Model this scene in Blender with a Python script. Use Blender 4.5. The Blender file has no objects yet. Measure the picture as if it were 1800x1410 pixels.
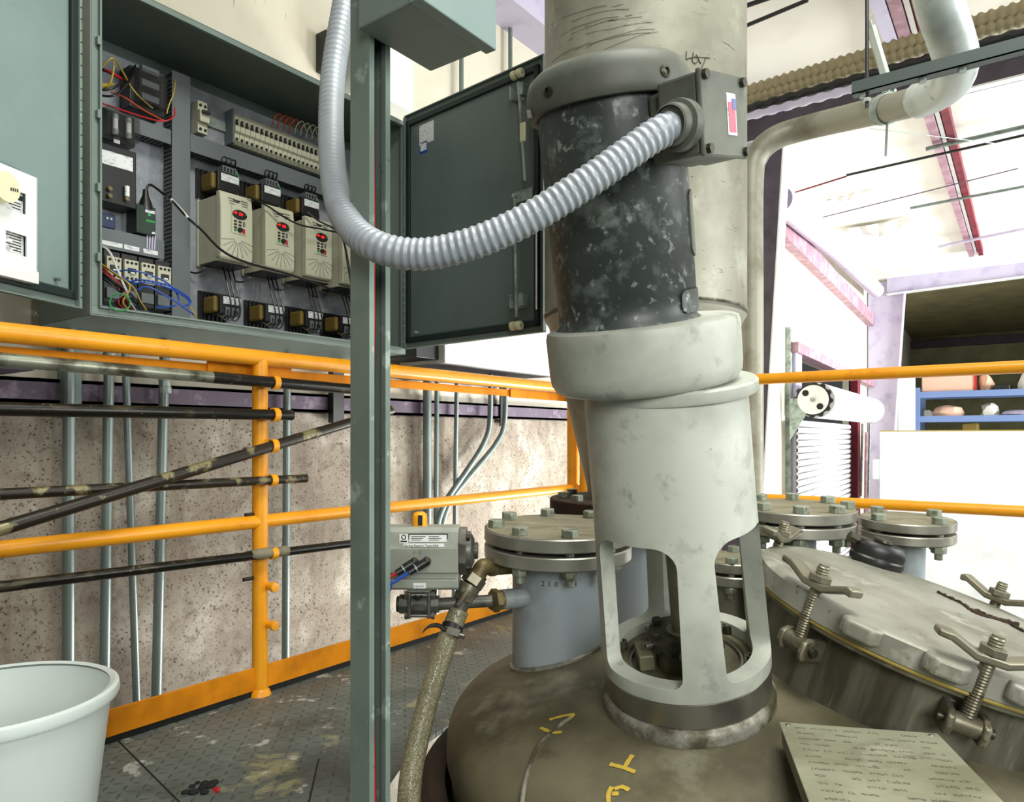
import bpy, bmesh, math, random
from mathutils import Vector as V, Matrix
random.seed(7)
PI = math.pi
sc = bpy.context.scene
COL = sc.collection
# ---------------------------------------------------------------- camera, world, light, exposure
FPX = 1277.0            # focal length in pixels of the 1800 px wide photograph
HOR = 767.0             # horizon row
EYE = 0.80              # eye height above the steel platform
YAW = math.atan2(950.0, FPX)
FW = V((-math.sin(YAW), math.cos(YAW), 0)); RT = V((math.cos(YAW), math.sin(YAW), 0)); UP = V((0, 0, 1))
cam_d = bpy.data.cameras.new('camera'); cam = bpy.data.objects.new('camera', cam_d); COL.objects.link(cam)
cam_d.sensor_width = 36.0; cam_d.lens = FPX / 1800 * 36; cam_d.shift_y = (HOR - 705) / 1800
cam_d.clip_start = 0.02; cam_d.clip_end = 200
cam.location = (0, 0, EYE); cam.rotation_euler = (PI / 2, 0, YAW)
sc.camera = cam
w = bpy.data.worlds.new('daylight'); sc.world = w; w.use_nodes = True
w.node_tree.nodes['Background'].inputs[0].default_value = (0.93, 1.0, 0.97, 1)
w.node_tree.nodes['Background'].inputs[1].default_value = 0.05
vs = sc.view_settings
vs.view_transform = 'Standard'; vs.look = 'None'; vs.exposure = 0.28; vs.gamma = 1.0; vs.use_curve_mapping = False
def area(name, loc, target, sx, sy, power, col=(1, 1, 1), spread=PI):
    d = bpy.data.lights.new(name, 'AREA'); d.shape = 'RECTANGLE'; d.size = sx; d.size_y = sy; d.energy = power; d.color = col; d.spread = spread
    o = bpy.data.objects.new(name, d); COL.objects.link(o); o.location = loc
    o.rotation_euler = (V(target) - V(loc)).to_track_quat('-Z', 'Y').to_euler()
    return o
# daylight through the wide bay door of the far bay, a high-bay lamp, and added side, fill and wall lamps
area('bay_door_daylight', (8.5, 12.0, .9), (-2.5, 11.6, 1.5), 6.0, 3.6, 1000, (0.97, 1, 1), math.radians(90))
area('side_key_lamp', (3.5, 3.0, 2.0), (-0.4, 1.4, .5), 2.4, 1.8, 125, (0.97, 1, 0.98))  # added key lamp that brightens the right side of mixer and column
area('high_bay_lamp', (0.35, 0.9, 3.72), (0.3, 1.0, 0), 1.5, 1.2, 95, (1, 1, 0.93))
area('camera_side_fill', (2.0, -1.2, 1.8), (-0.45, 1.5, 0.6), 1.6, 1.4, 15, (1, 1, 0.95), math.radians(66))  # added fill behind the eye, brightens the mixer and nozzle fronts
area('wall_patch_lamp', (-0.7, 5.2, -0.7), (-2.3, 3.1, 0.25), 1.2, 0.8, 42, (1, 1, 0.97), math.radians(80))  # added low lamp that makes the bright patch on the concrete wall

# ---------------------------------------------------------------- coordinates
def C(lat, dep, z):                 # lat to the side, dep ahead of the eye, z above the platform
    return FW * dep + RT * lat + UP * z
def ray(u, v): return FW * FPX + RT * (u - 900) + UP * (HOR - v)
def PZ(u, v, dep): return V((0, 0, EYE)) + ray(u, v) * (dep / FPX)
def PX(u, v, X): r = ray(u, v); return V((0, 0, EYE)) + r * (X / r.x)
def PY(u, v, Y): r = ray(u, v); return V((0, 0, EYE)) + r * (Y / r.y)
def PH(u, v, z): r = ray(u, v); return V((0, 0, EYE)) + r * ((z - EYE) / r.z)
def frame(o, ez, ex=None):          # right-handed frame at o with z axis ez
    ez = V(ez).normalized()
    ex = V(ex) if ex is not None else (V((1, 0, 0)) if abs(ez.x) < 0.9 else V((0, 1, 0)))
    ex = (ex - ez * ex.dot(ez)).normalized(); ey = ez.cross(ex)
    m = Matrix.Identity(4)
    for i in range(3): m[i][0] = ex[i]; m[i][1] = ey[i]; m[i][2] = ez[i]; m[i][3] = o[i]
    return m
def spline(pts, n=8):
    pts = [V(p) for p in pts]; out = []
    P = [pts[0] * 2 - pts[1]] + pts + [pts[-1] * 2 - pts[-2]]
    for i in range(1, len(P) - 2):
        a, b, c, d = P[i - 1], P[i], P[i + 1], P[i + 2]
        for k in range(n):
            t = k / n
            out.append(0.5 * ((2 * b) + (c - a) * t + (2 * a - 5 * b + 4 * c - d) * t * t + (3 * b - a - 3 * c + d) * t ** 3))
    out.append(pts[-1]); return out
def resample(pts, step):
    L = [0]
    for a, b in zip(pts, pts[1:]): L.append(L[-1] + (b - a).length)
    n = max(2, int(L[-1] / step)); out = []; j = 0
    for i in range(n + 1):
        s = L[-1] * i / n
        while j < len(L) - 2 and L[j + 1] < s: j += 1
        t = (s - L[j]) / max(1e-9, L[j + 1] - L[j]); out.append(pts[j].lerp(pts[j + 1], min(1, t)))
    return out
# ---------------------------------------------------------------- objects
WM = {}
def thing(name, label, cat, M=None, group=None):
    o = bpy.data.objects.new(name, None); COL.objects.link(o); o.empty_display_size = 0.05
    if M is None: M = Matrix.Identity(4)
    elif not isinstance(M, Matrix): M = Matrix.Translation(V(M))
    o.matrix_basis = M; WM[o] = M.copy()
    o['label'] = label; o['category'] = cat
    if group: o['group'] = group
    return o
def tag(o, label, cat, group=None):
    o['label'] = label; o['category'] = cat
    if group: o['group'] = group
    return o
def struct(o): o['kind'] = 'structure'; return o
def dup(root, M, label, group=None):
    r = root.copy(); COL.objects.link(r); r.matrix_basis = M; WM[r] = M.copy(); r['label'] = label
    if group: r['group'] = group
    for ch in list(root.children):
        c = ch.copy(); COL.objects.link(c); c.parent = r; WM[c] = M
        for g in list(ch.children):
            d = g.copy(); COL.objects.link(d); d.parent = c; WM[d] = M
    return r
class MB:
    def __init__(s): s.bm = bmesh.new()
    def add(s, vs_, fs):
        b = [s.bm.verts.new(v) for v in vs_]
        for f in fs:
            try: s.bm.faces.new([b[i] for i in f])
            except ValueError: pass
        return s
    def box(s, c, size, M=None):
        c = V(c); h = V(size) / 2
        vs_ = [c + V((sx * h.x, sy * h.y, sz * h.z)) for sx in (-1, 1) for sy in (-1, 1) for sz in (-1, 1)]
        if M is not None: vs_ = [M @ v for v in vs_]
        return s.add(vs_, [(0, 1, 3, 2), (4, 6, 7, 5), (0, 4, 5, 1), (2, 3, 7, 6), (0, 2, 6, 4), (1, 5, 7, 3)])
    def bx(s, a, b, M=None):        # two corners
        a = V(a); b = V(b); return s.box((a + b) / 2, [abs(x) for x in (b - a)], M)
    def cyl(s, p0, p1, r0, r1=None, n=20, caps=True):
        p0 = V(p0); p1 = V(p1); r1 = r0 if r1 is None else r1; F = frame(p0, p1 - p0); L = (p1 - p0).length
        return s.lathe([(0, 0), (r0, 0), (r1, L), (0, L)] if caps else [(r0, 0), (r1, L)], F, n)
    def lathe(s, prof, M, n=40, a0=0, a1=2 * PI, sx=1, sy=1):
        full = abs(a1 - a0 - 2 * PI) < 1e-6; m = n if full else n + 1; rings = []
        for r, h in prof:
            if r < 1e-7: rings.append([s.bm.verts.new(M @ V((0, 0, h)))] * m)
            else: rings.append([s.bm.verts.new(M @ V((r * sx * math.cos(a0 + (a1 - a0) * i / n), r * sy * math.sin(a0 + (a1 - a0) * i / n), h))) for i in range(m)])
        for A, B in zip(rings, rings[1:]):
            for i in range(n):
                j = (i + 1) % m
                q = []
                for v in (A[i], A[j], B[j], B[i]):
                    if v not in q: q.append(v)
                if len(q) > 2:
                    try: s.bm.faces.new(q)
                    except ValueError: pass
        return s
    def tube(s, pts, r, n=10, caps=True):
        pts = [V(p) for p in pts]; N = len(pts); rr = r if isinstance(r, (list, tuple)) else [r] * N
        t0 = (pts[1] - pts[0]).normalized(); ex = frame(pts[0], t0).col[0].to_3d(); rings = []
        for i, p in enumerate(pts):
            t = (pts[min(i + 1, N - 1)] - pts[max(i - 1, 0)])
            t = t.normalized() if t.length > 1e-9 else t0
            ex = (ex - t * ex.dot(t)).normalized(); ey = t.cross(ex)
            rings.append([s.bm.verts.new(p + (ex * math.cos(2 * PI * k / n) + ey * math.sin(2 * PI * k / n)) * rr[i]) for k in range(n)])
        for A, B in zip(rings, rings[1:]):
            for k in range(n): s.bm.faces.new((A[k], A[(k + 1) % n], B[(k + 1) % n], B[k]))
        if caps: s.bm.faces.new(rings[0][::-1]); s.bm.faces.new(rings[-1])
        return s
    def prism(s, poly, M, d):       # polygon in the frame's xy plane pushed along its z by d
        n = len(poly)
        vs_ = [M @ V((x, y, 0)) for x, y in poly] + [M @ V((x, y, d)) for x, y in poly]
        return s.add(vs_, [tuple(range(n))[::-1], tuple(range(n, 2 * n))] + [(i, (i + 1) % n, n + (i + 1) % n, n + i) for i in range(n)])
    def hexa(s, p, ax, r, h, rot=0.0):
        return s.prism([(r * math.cos(rot + k * PI / 3), r * math.sin(rot + k * PI / 3)) for k in range(6)], frame(p, ax), h)
    def sphere(s, c, r, n=16, m=10, sc_=(1, 1, 1), M=None):
        F = Matrix.Translation(V(c)) @ (M.to_4x4() if M is not None else Matrix.Identity(4)) @ Matrix.Diagonal((*sc_, 1))
        return s.lathe([(r * math.sin(PI * k / m), -r * math.cos(PI * k / m)) for k in range(m + 1)], F, n)
    def strip(s, quads):            # list of 4 world points each
        for q in quads: s.add([V(p) for p in q], [(0, 1, 2, 3)])
        return s
    def text(s, body, size, M, depth=0.0006, align='LEFT'):
        cu = bpy.data.curves.new('t', 'FONT'); cu.body = body; cu.size = size; cu.extrude = depth; cu.align_x = align; cu.resolution_u = 2
        o = bpy.data.objects.new('t', cu); COL.objects.link(o); dg = bpy.context.evaluated_depsgraph_get()
        me = bpy.data.meshes.new_from_object(o.evaluated_get(dg))
        s.add([M @ v.co for v in me.vertices], [tuple(p.vertices) for p in me.polygons])
        bpy.data.objects.remove(o); bpy.data.curves.remove(cu); bpy.data.meshes.remove(me); return s
    def build(s, name, mat_, parent=None, smooth=35, bev=0, seg=2, world=True, origin=None, solid=0):
        bmesh.ops.recalc_face_normals(s.bm, faces=s.bm.faces)
        me = bpy.data.meshes.new(name); s.bm.to_mesh(me); s.bm.free()
        if mat_ is not None: me.materials.append(mat_)
        o = bpy.data.objects.new(name, me); COL.objects.link(o)
        if parent is not None:
            o.parent = parent; WM[o] = WM[parent]
            if world: me.transform(WM[parent].inverted())
        else:
            if origin is None:
                n = len(me.vertices); lo = V((1e9,) * 3); hi = -lo
                for v in me.vertices:
                    for i in range(3): lo[i] = min(lo[i], v.co[i]); hi[i] = max(hi[i], v.co[i])
                origin = V(((lo.x + hi.x) / 2, (lo.y + hi.y) / 2, lo.z))
            M = Matrix.Translation(V(origin)); me.transform(M.inverted()); o.matrix_basis = M; WM[o] = M
        if smooth and len(me.polygons):
            me.shade_smooth(); me.set_sharp_from_angle(angle=math.radians(smooth))
        if solid:
            m = o.modifiers.new('thick', 'SOLIDIFY'); m.thickness = solid; m.offset = 0
        if bev:
            m = o.modifiers.new('bevel', 'BEVEL'); m.width = bev; m.segments = seg; m.limit_method = 'ANGLE'; m.angle_limit = math.radians(40)
        return o
# ---------------------------------------------------------------- materials
def rgb(h):
    h = h.lstrip('#'); c = [int(h[i:i + 2], 16) / 255 for i in (0, 2, 4)]
    return tuple((x / 12.92 if x <= 0.04045 else ((x + 0.055) / 1.055) ** 2.4) for x in c) + (1,)
class Mat:
    def __init__(s, name, col, rough=0.5, metal=0.0, spec=None):
        s.m = bpy.data.materials.new(name); s.m.use_nodes = True; s.nt = s.m.node_tree; s.N = s.nt.nodes; s.L = s.nt.links
        s.b = s.N['Principled BSDF']; s.b.inputs['Roughness'].default_value = rough; s.b.inputs['Metallic'].default_value = metal
        if spec is not None: s.b.inputs['Specular IOR Level'].default_value = spec
        s.tc = s.N.new('ShaderNodeTexCoord'); s.col = rgb(col) if isinstance(col, str) else col; s.sock = None
        s.b.inputs['Base Color'].default_value = s.col; s.h = None; s.rsock = None; s.rough = rough
    def coord(s, stretch=(1, 1, 1), kind='Object'):
        mp = s.N.new('ShaderNodeMapping'); s.L.new(s.tc.outputs[kind], mp.inputs[0]); mp.inputs['Scale'].default_value = stretch; return mp.outputs[0]
    def noise(s, scale, detail=4, stretch=(1, 1, 1), rough=0.6, dist=0):
        n = s.N.new('ShaderNodeTexNoise'); n.inputs['Scale'].default_value = scale; n.inputs['Detail'].default_value = detail
        n.inputs['Roughness'].default_value = rough; n.inputs['Distortion'].default_value = dist
        s.L.new(s.coord(stretch), n.inputs['Vector']); return n.outputs[0]
    def voro(s, scale, stretch=(1, 1, 1)):
        n = s.N.new('ShaderNodeTexVoronoi'); n.inputs['Scale'].default_value = scale; s.L.new(s.coord(stretch), n.inputs['Vector']); return n.outputs['Distance']
    def ramp(s, sock, lo, hi):
        r = s.N.new('ShaderNodeMapRange'); s.L.new(sock, r.inputs[0]); r.inputs[1].default_value = lo; r.inputs[2].default_value = hi; return r.outputs[0]
    def mul(s, a, b, op='MULTIPLY'):
        n = s.N.new('ShaderNodeMath'); n.operation = op
        for i, x in enumerate((a, b)):
            if isinstance(x, (int, float)): n.inputs[i].default_value = x
            else: s.L.new(x, n.inputs[i])
        return n.outputs[0]
    def over(s, col, fac, amt=1.0):
        mx = s.N.new('ShaderNodeMix'); mx.data_type = 'RGBA'
        if amt != 1.0: fac = s.mul(fac, amt)
        s.L.new(fac, mx.inputs[0])
        if s.sock is None: mx.inputs[6].default_value = s.col
        else: s.L.new(s.sock, mx.inputs[6])
        mx.inputs[7].default_value = rgb(col) if isinstance(col, str) else col
        s.sock = mx.outputs[2]; s.L.new(s.sock, s.b.inputs['Base Color']); s.last = fac; return s
    def dirt(s, col, scale, lo=0.5, hi=0.7, amt=1.0, stretch=(1, 1, 1), detail=5, dist=0):
        return s.over(col, s.ramp(s.noise(scale, detail, stretch, dist=dist), lo, hi), amt)
    def spots(s, col, scale, size, amt=1.0, stretch=(1, 1, 1), mscale=3.0, mlo=0.35, mhi=0.65):
        f = s.ramp(s.voro(scale, stretch), size, size * 0.6); f = s.mul(f, s.ramp(s.noise(mscale, 3), mlo, mhi)); return s.over(col, f, amt)
    def roughness(s, fac, to):
        r = s.N.new('ShaderNodeMapRange'); s.L.new(fac, r.inputs[0]); r.inputs[3].default_value = s.rough; r.inputs[4].default_value = to
        s.L.new(r.outputs[0], s.b.inputs['Roughness']); return s
    def metalness(s, fac, a, b):
        r = s.N.new('ShaderNodeMapRange'); s.L.new(fac, r.inputs[0]); r.inputs[3].default_value = a; r.inputs[4].default_value = b
        s.L.new(r.outputs[0], s.b.inputs['Metallic']); return s
    def bump(s, scale, strength=0.2, dist=0.002, detail=4, stretch=(1, 1, 1), sock=None):
        bp = s.N.new('ShaderNodeBump'); bp.inputs['Strength'].default_value = strength; bp.inputs['Distance'].default_value = dist
        s.L.new(sock if sock is not None else s.noise(scale, detail, stretch), bp.inputs['Height'])
        if s.h is not None: s.L.new(s.h, bp.inputs['Normal'])
        s.h = bp.outputs[0]; s.L.new(s.h, s.b.inputs['Normal']); return s
    def sep(s, kind='Object'):
        n = s.N.new('ShaderNodeSeparateXYZ'); s.L.new(s.tc.outputs[kind], n.inputs[0]); return n.outputs
def flat(name, col, rough=0.5, metal=0.0, **k): return Mat(name, col, rough, metal, **k).m
m_ = {}
m_['yellow'] = Mat('safety orange paint', '#efa018', 0.36).dirt('#d98508', 9, .5, .75, .7).spots('#3a2a12', 60, .16, .8, mscale=9, mlo=.55, mhi=.7).bump(60, .25, .002).m
m_['yellowflat'] = Mat('weathered orange paint', '#e08c14', 0.75, spec=.2).dirt('#b9700c', 7, .45, .7).m
m_['conc'] = (Mat('speckled concrete', '#a39b8c', 0.9).dirt('#8a7d70', 2.2, .35, .7).dirt('#c8c0b4', 5, .5, .7, .7).dirt('#6a5c4c', 16, .52, .68, .55)
    .spots('#3d2c1c', 55, .26, .9, mscale=4, mlo=.35, mhi=.6).spots('#4a3826', 24, .15, .9, mscale=6, mlo=.4, mhi=.62)
    .dirt('#2f2216', 120, .60, .66, .7, detail=3).dirt('#3c2c1c', 42, .62, .68, .6, detail=4).dirt('#54432f', 1.8, .5, .75, .5, detail=6).dirt('#4e3a28', 1.5, .55, .75, .6, (1, 5, .5)).bump(40, .3, .003).m)
m_['cream'] = Mat('cream wall panel', '#d9d3c0', 0.7).dirt('#c4b79a', 3, .5, .8, .6).dirt('#7a5a38', 9, .66, .74, .8, (1, 6, .6)).m
m_['purple'] = Mat('purple grey primer steel', '#655868', 0.6).dirt('#5c4c60', 6, .45, .7).dirt('#a89aac', 14, .55, .72, .7).bump(30, .15).m
m_['darkpurple'] = Mat('dark purple steel', '#5a5260', 0.6).dirt('#433c49', 5, .45, .7).m
m_['lavender'] = Mat('lavender painted steel', '#c4bed6', 0.5).dirt('#a79fc0', 4, .5, .75).m
m_['magenta'] = Mat('red oxide steel', '#7a2230', 0.55).dirt('#4e1826', 5, .45, .7).m
m_['pink'] = Mat('faded red oxide steel', '#96707c', 0.6).dirt('#b79aa6', 6, .45, .7).m
m_['ceil'] = Mat('white vinyl insulation', '#e9e6dc', 0.8).dirt('#cfc8b0', 1.2, .55, .8, .5).bump(2.0, .4, .03, 2).m
m_['olive'] = Mat('shaded vinyl insulation', '#77704a', 0.8).dirt('#5c5638', 2, .4, .7).m  # olive tone carries the dimness of the unlit far bay
m_['olivewall'] = Mat('olive wall panel', '#a7a684', 0.7).dirt('#8e8c68', 2, .4, .7).m
m_['ground'] = Mat('pale concrete slab', '#dcdcda', 0.7).dirt('#c2c2c0', 1.5, .5, .7).m
# checker plate: two sets of lozenges at right angles
q = Mat('checker plate steel', '#6e7874', 0.45, 0.2).dirt('#4f5854', 3, .4, .66).dirt('#8a948f', 7, .55, .75, .6)
def lozenges():
    X, Y, Z = q.sep(); P = 0.042; outs = []
    for ph in (0, 1):
        u = q.mul(q.mul(X, 1, 'MULTIPLY'), Y, 'ADD'); v_ = q.mul(X, Y, 'SUBTRACT')
        a, b = (u, v_) if ph == 0 else (v_, u)
        fr = []
        for k, t in enumerate((a, b)):
            t2 = q.mul(t, 1 / (P * 1.414), 'MULTIPLY')
            if ph == 1: t2 = q.mul(t2, 0.5, 'ADD')
            f = q.mul(t2, 1.0, 'FLOORED_MODULO'); f = q.mul(f, 0.5, 'SUBTRACT'); f = q.mul(f, (1 / 0.30) if k == 0 else (1 / 0.085)); f = q.mul(f, f); fr.append(f)
        d = q.mul(fr[0], fr[1], 'ADD'); outs.append(q.ramp(d, 1.0, 0.35))
    return q.mul(outs[0], outs[1], 'MAXIMUM')
loz = lozenges()
q.over('#4a524e', loz, .5)
q.dirt('#aaa67c', 4.2, .585, .63, .6, detail=8, dist=.6).dirt('#d8d8d0', 11, .61, .65, .6, detail=8).dirt('#3a3426', 2.6, .58, .68, .55, detail=7)
q.bump(1, .9, .004, sock=loz); q.bump(50, .15)
m_['checker'] = q.m
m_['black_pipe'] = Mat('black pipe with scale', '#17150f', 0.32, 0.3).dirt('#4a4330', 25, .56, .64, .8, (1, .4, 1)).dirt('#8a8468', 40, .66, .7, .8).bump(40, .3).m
m_['bare_pipe'] = Mat('greasy steel pipe', '#8d9080', 0.35, 0.5).dirt('#3a3626', 10, .46, .62, .95).bump(40, .2).m
m_['rusty_pipe'] = Mat('scaled brown pipe', '#2a241a', 0.4, 0.3).dirt('#8d8460', 16, .55, .62, .9).dirt('#b5ac80', 9, .68, .72, .8).bump(40, .4).m
m_['galv'] = Mat('galvanised steel', '#a3afa9', 0.42, 0.25).dirt('#6f7f78', 14, .45, .65).dirt('#b9c6bf', 30, .58, .7, .6).m
m_['emt'] = Mat('galvanised conduit', '#7f8c88', 0.38, 0.5).dirt('#5d6864', 10, .5, .7, .7, (1, 1, .3)).m
m_['strut'] = Mat('galvanised strut', '#75857c', 0.42, 0.3).dirt('#55645c', 6, .5, .7, .7).dirt('#a5b5ab', 22, .6, .68, .7).spots('#2e332e', 70, .2, .8, mscale=7, mlo=.55, mhi=.65).m
m_['dark'] = flat('black interior', '#0c0d0c', 0.7)
m_['black'] = flat('black plastic', '#141514', 0.4)
m_['blackshine'] = flat('black cable jacket', '#111211', 0.3)
m_['cab'] = Mat('grey green enclosure paint', '#74837c', 0.5).dirt('#66746e', 4, .45, .7, .6).bump(160, .1, .0006).m
m_['door_in'] = Mat('door inner enamel', '#788c89', 0.45).dirt('#82948f', 5, .45, .7, .6).bump(200, .08, .0006).m
m_['door_shaded'] = Mat('shaded door enamel', '#5b6a66', 0.5).dirt('#4e5c58', 5, .45, .7, .6).m  # darker copy of the door enamel, shade put into the colour
m_['gasket'] = flat('dark green gasket', '#0f2421', 0.6)
m_['panel'] = Mat('zinc back panel', '#9a9fa6', 0.5, 0.2).dirt('#7d828a', 8, .45, .65, .8).dirt('#b9bec4', 40, .55, .7, .6).m
m_['duct'] = flat('grey wire duct', '#5f6668', 0.6)
m_['cream_plastic'] = Mat('cream drive housing', '#b9b9a2', 0.5).bump(300, .05, .0005).m
m_['white'] = flat('white plastic', '#e6e9e6', 0.4)
m_['label'] = Mat('printed white label', '#d8dcdc', 0.5).dirt('#8c9094', 160, .55, .6, .7, (1, .3, 1)).m
m_['ivory'] = flat('ivory nylon', '#d9d7b4', 0.5)
m_['copper'] = flat('yellow coil tape', '#6e5a1c', 0.6)
m_['red'] = flat('red wire', '#b8181c', 0.4); m_['orange'] = flat('orange wire', '#b8431a', 0.4); m_['yellowwire'] = flat('yellow wire', '#a08a28', 0.4)
m_['blue'] = flat('blue wire', '#1c48a8', 0.4); m_['green'] = flat('green wire', '#1d8a3c', 0.4); m_['whitewire'] = flat('white wire', '#cfcfc6', 0.4)
m_['bluebox'] = flat('blue plastic', '#16284f', 0.45); m_['greenbox'] = flat('dark green plastic', '#122a1e', 0.45)
def emis(name, col, st):
    x = Mat(name, '#200000', 0.4); x.b.inputs['Emission Color'].default_value = rgb(col); x.b.inputs['Emission Strength'].default_value = st; return x.m
m_['led'] = emis('lit red digits', '#ff1512', 2.2); m_['ledg'] = emis('lit green lamp', '#30c060', 0.6)
g = Mat('smoked clear cover', '#3a3a38', 0.15); g.b.inputs['Alpha'].default_value = 0.35; m_['smoke'] = g.m
m_['motor'] = (Mat('dark grey green motor paint', '#3a423e', 0.45).dirt('#262b28', 5, .4, .65).dirt('#6d7872', 26, .52, .64, .55, detail=9).dirt('#97a29b', 60, .58, .66, .6, detail=8).dirt('#9ca59e', 12, .61, .70, .5, detail=10).bump(30, .12).m)
m_['cap'] = Mat('dusty motor cap', '#64685c', 0.55).dirt('#43463e', 5, .4, .65).dirt('#8a8c7c', 5, .6, .8, .5).spots('#1a1b18', 60, .13, .8, mscale=9, mlo=.6, mhi=.7).bump(80, .08, .001).m
m_['cast'] = (Mat('painted casting', '#b7bbb0', 0.48).dirt('#8d9188', 3.5, .42, .65, .9).dirt('#6b6f6a', 16, .56, .66, .6, detail=9).dirt('#d2d5ca', 8, .58, .72, .6).spots('#2c2c26', 50, .1, .8, mscale=8, mlo=.6, mhi=.7).bump(60, .08, .001).m)
m_['castdark'] = Mat('oily casting', '#6b6a52', 0.45).dirt('#3d3a26', 8, .45, .65).dirt('#8f8a60', 12, .6, .75, .7).m
m_['machined'] = Mat('machined steel', '#8f8f86', 0.28, 0.85).dirt('#6a675a', 7, .45, .7, .7).bump(20, .05, .001, stretch=(1, 1, 12)).m
m_['stainless'] = Mat('stained stainless', '#98978c', 0.34, 0.6).dirt('#5e5848', 6, .5, .7, .7).m
m_['dusty'] = Mat('dusty flange face', '#86806a', 0.75, 0.2).dirt('#5d5644', 6, .45, .65, .8, (1, 3, 1)).dirt('#a9a48e', 14, .55, .7, .7).bump(40, .15).m
m_['nozzle'] = Mat('grey blue nozzle pipe', '#a3adb3', 0.5, 0.2).dirt('#6d6f66', 4, .45, .65, .8).dirt('#b3bcc0', 16, .6, .72, .6).spots('#33332c', 40, .12, .7, mscale=7, mlo=.58, mhi=.68).m
m_['bolt'] = Mat('zinc hex bolt', '#8f9686', 0.45, 0.5).dirt('#4c5044', 40, .5, .65, .8).m
m_['darkbolt'] = Mat('dark oily bolt', '#3c3b30', 0.4, 0.6).dirt('#6b6a56', 30, .55, .7, .7).m
m_['vessel'] = (Mat('grimy vessel head', '#756f58', 0.55, 0.25).dirt('#45402c', 3.2, .40, .62, .9, detail=7).dirt('#a3a18e', 5, .56, .72, .6, detail=8).dirt('#332e1d', 4.3, .58, .72, .7, detail=6).dirt('#3a3522', 9, .6, .72, .7).dirt('#6d6132', 6, .62, .76, .7)
    .spots('#26241a', 60, .12, .7, mscale=6, mlo=.5, mhi=.65).bump(30, .12, .002).m)
m_['weld'] = Mat('weld bead', '#98968a', 0.5, 0.4).dirt('#4f4b3a', 18, .42, .6).bump(120, .5, .002).m
m_['rust'] = Mat('rust brown jacket', '#33200f', 0.85).dirt('#150e09', 6, .4, .62).dirt('#5e3a1c', 10, .6, .75, .6).m
m_['neck'] = (Mat('streaked manway neck', '#6d6b5c', 0.55, 0.4).dirt('#3f3b2c', 14, .45, .62, .9, (1, 1, .12)).dirt('#9a9884', 18, .58, .7, .7, (1, 1, .15)).m)
m_['lid'] = (Mat('dusty manway lid', '#94948a', 0.5, 0.3).dirt('#6f6d5c', 4, .42, .62, .85, detail=8).dirt('#c0c2b8', 7, .57, .68, .75, detail=8).dirt('#4d483a', 30, .64, .7, .7, detail=8).spots('#26221a', 50, .12, .8, mscale=7, mlo=.56, mhi=.66).bump(40, .12).m)
m_['gold'] = flat('yellowed gasket', '#a8944a', 0.6)
m_['clampm'] = Mat('worn forged steel', '#7c7867', 0.42, 0.6).dirt('#4d4736', 12, .45, .65, .8).dirt('#b3ae94', 16, .6, .72, .7).m
m_['plate'] = (Mat('stained stainless plate', '#a8a892', 0.42, 0.45).dirt('#7d7b62', 5, .45, .65, .8).dirt('#cbcbb8', 9, .6, .74, .7).dirt('#2c241e', 7, .68, .73, .8).spots('#3a3024', 22, .12, .8, mscale=5, mlo=.5, mhi=.6).m)
m_['ink'] = flat('engraved lettering', '#3c3a30', 0.7)
m_['chalk'] = Mat('yellow paint marker', '#c0a23a', 0.8).m
m_['ventpipe'] = (Mat('vent column steel', '#939284', 0.5, 0.25).dirt('#6a695a', 2.5, .42, .64, .85).dirt('#c8c8b8', 4, .58, .74, .6).dirt('#3b362a', 22, .64, .67, .85, (1, 1, 5), 9, 1.5).spots('#40301c', 30, .1, .8, mscale=4, mlo=.55, mhi=.65).m)
m_['flex'] = Mat('grey flexible conduit', '#9ca3aa', 0.42, 0.1).dirt('#7f8688', 9, .5, .7, .7).dirt('#4c4c44', 14, .68, .74, .7).m
m_['act'] = Mat('anodised actuator body', '#979c90', 0.45, 0.1).dirt('#73786e', 7, .45, .7, .8).m
m_['valve'] = Mat('dark valve steel', '#66665f', 0.38, 0.4).dirt('#3a3934', 14, .45, .65, .8).m
m_['brass'] = Mat('brown brass fitting', '#746846', 0.5, 0.45).dirt('#453a22', 14, .45, .65, .8).m
h = Mat('braided clear hose', '#8f8b70', 0.22)
vo = h.N.new('ShaderNodeTexVoronoi'); vo.inputs['Scale'].default_value = 330; h.L.new(h.coord((1, 1, .6)), vo.inputs['Vector'])
h.over('#5a5640', h.ramp(vo.outputs['Distance'], .30, .55), .75); h.dirt('#4a4630', 8, .5, .7, .6); h.bump(1, .5, .001, sock=vo.outputs['Distance']); m_['hose'] = h.m
bk = Mat('translucent white bucket', '#d6e0dc', 0.35); bk.b.inputs['Subsurface Weight'].default_value = 0.25; bk.b.inputs['Subsurface Radius'].default_value = (.04, .04, .04); bk.b.inputs['Subsurface Scale'].default_value = 0.3
bk.dirt('#c8cfc8', 5, .5, .75, .5, (1, 1, .3)); m_['bucket'] = bk.m
m_['armour'] = flat('tan armoured cable', '#9c9070', 0.6); m_['bluegrey'] = flat('blue grey rack', '#6f86b4', 0.5)
m_['cardboard'] = flat('peach cardboard', '#e0b8a0', 0.8); m_['ductwhite'] = Mat('white jacketed pipe', '#ccd6d4', 0.4, .1).dirt('#aab4b0', 5, .5, .7).dirt('#4a4436', 12, .62, .68, .5).m
m_['greypipe'] = Mat('dusty vent pipe', '#9a998a', 0.5, .3).dirt('#66604c', 6, .45, .7, .8).m
m_['whitepaint'] = Mat('white painted sheet', '#eceeee', 0.5).dirt('#dcdede', 3, .5, .7).m
# ================================================================ the setting
VC = C(.51, 1.60, 0)                 # vessel centre
GZ = -1.6                            # ground of the hall
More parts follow.
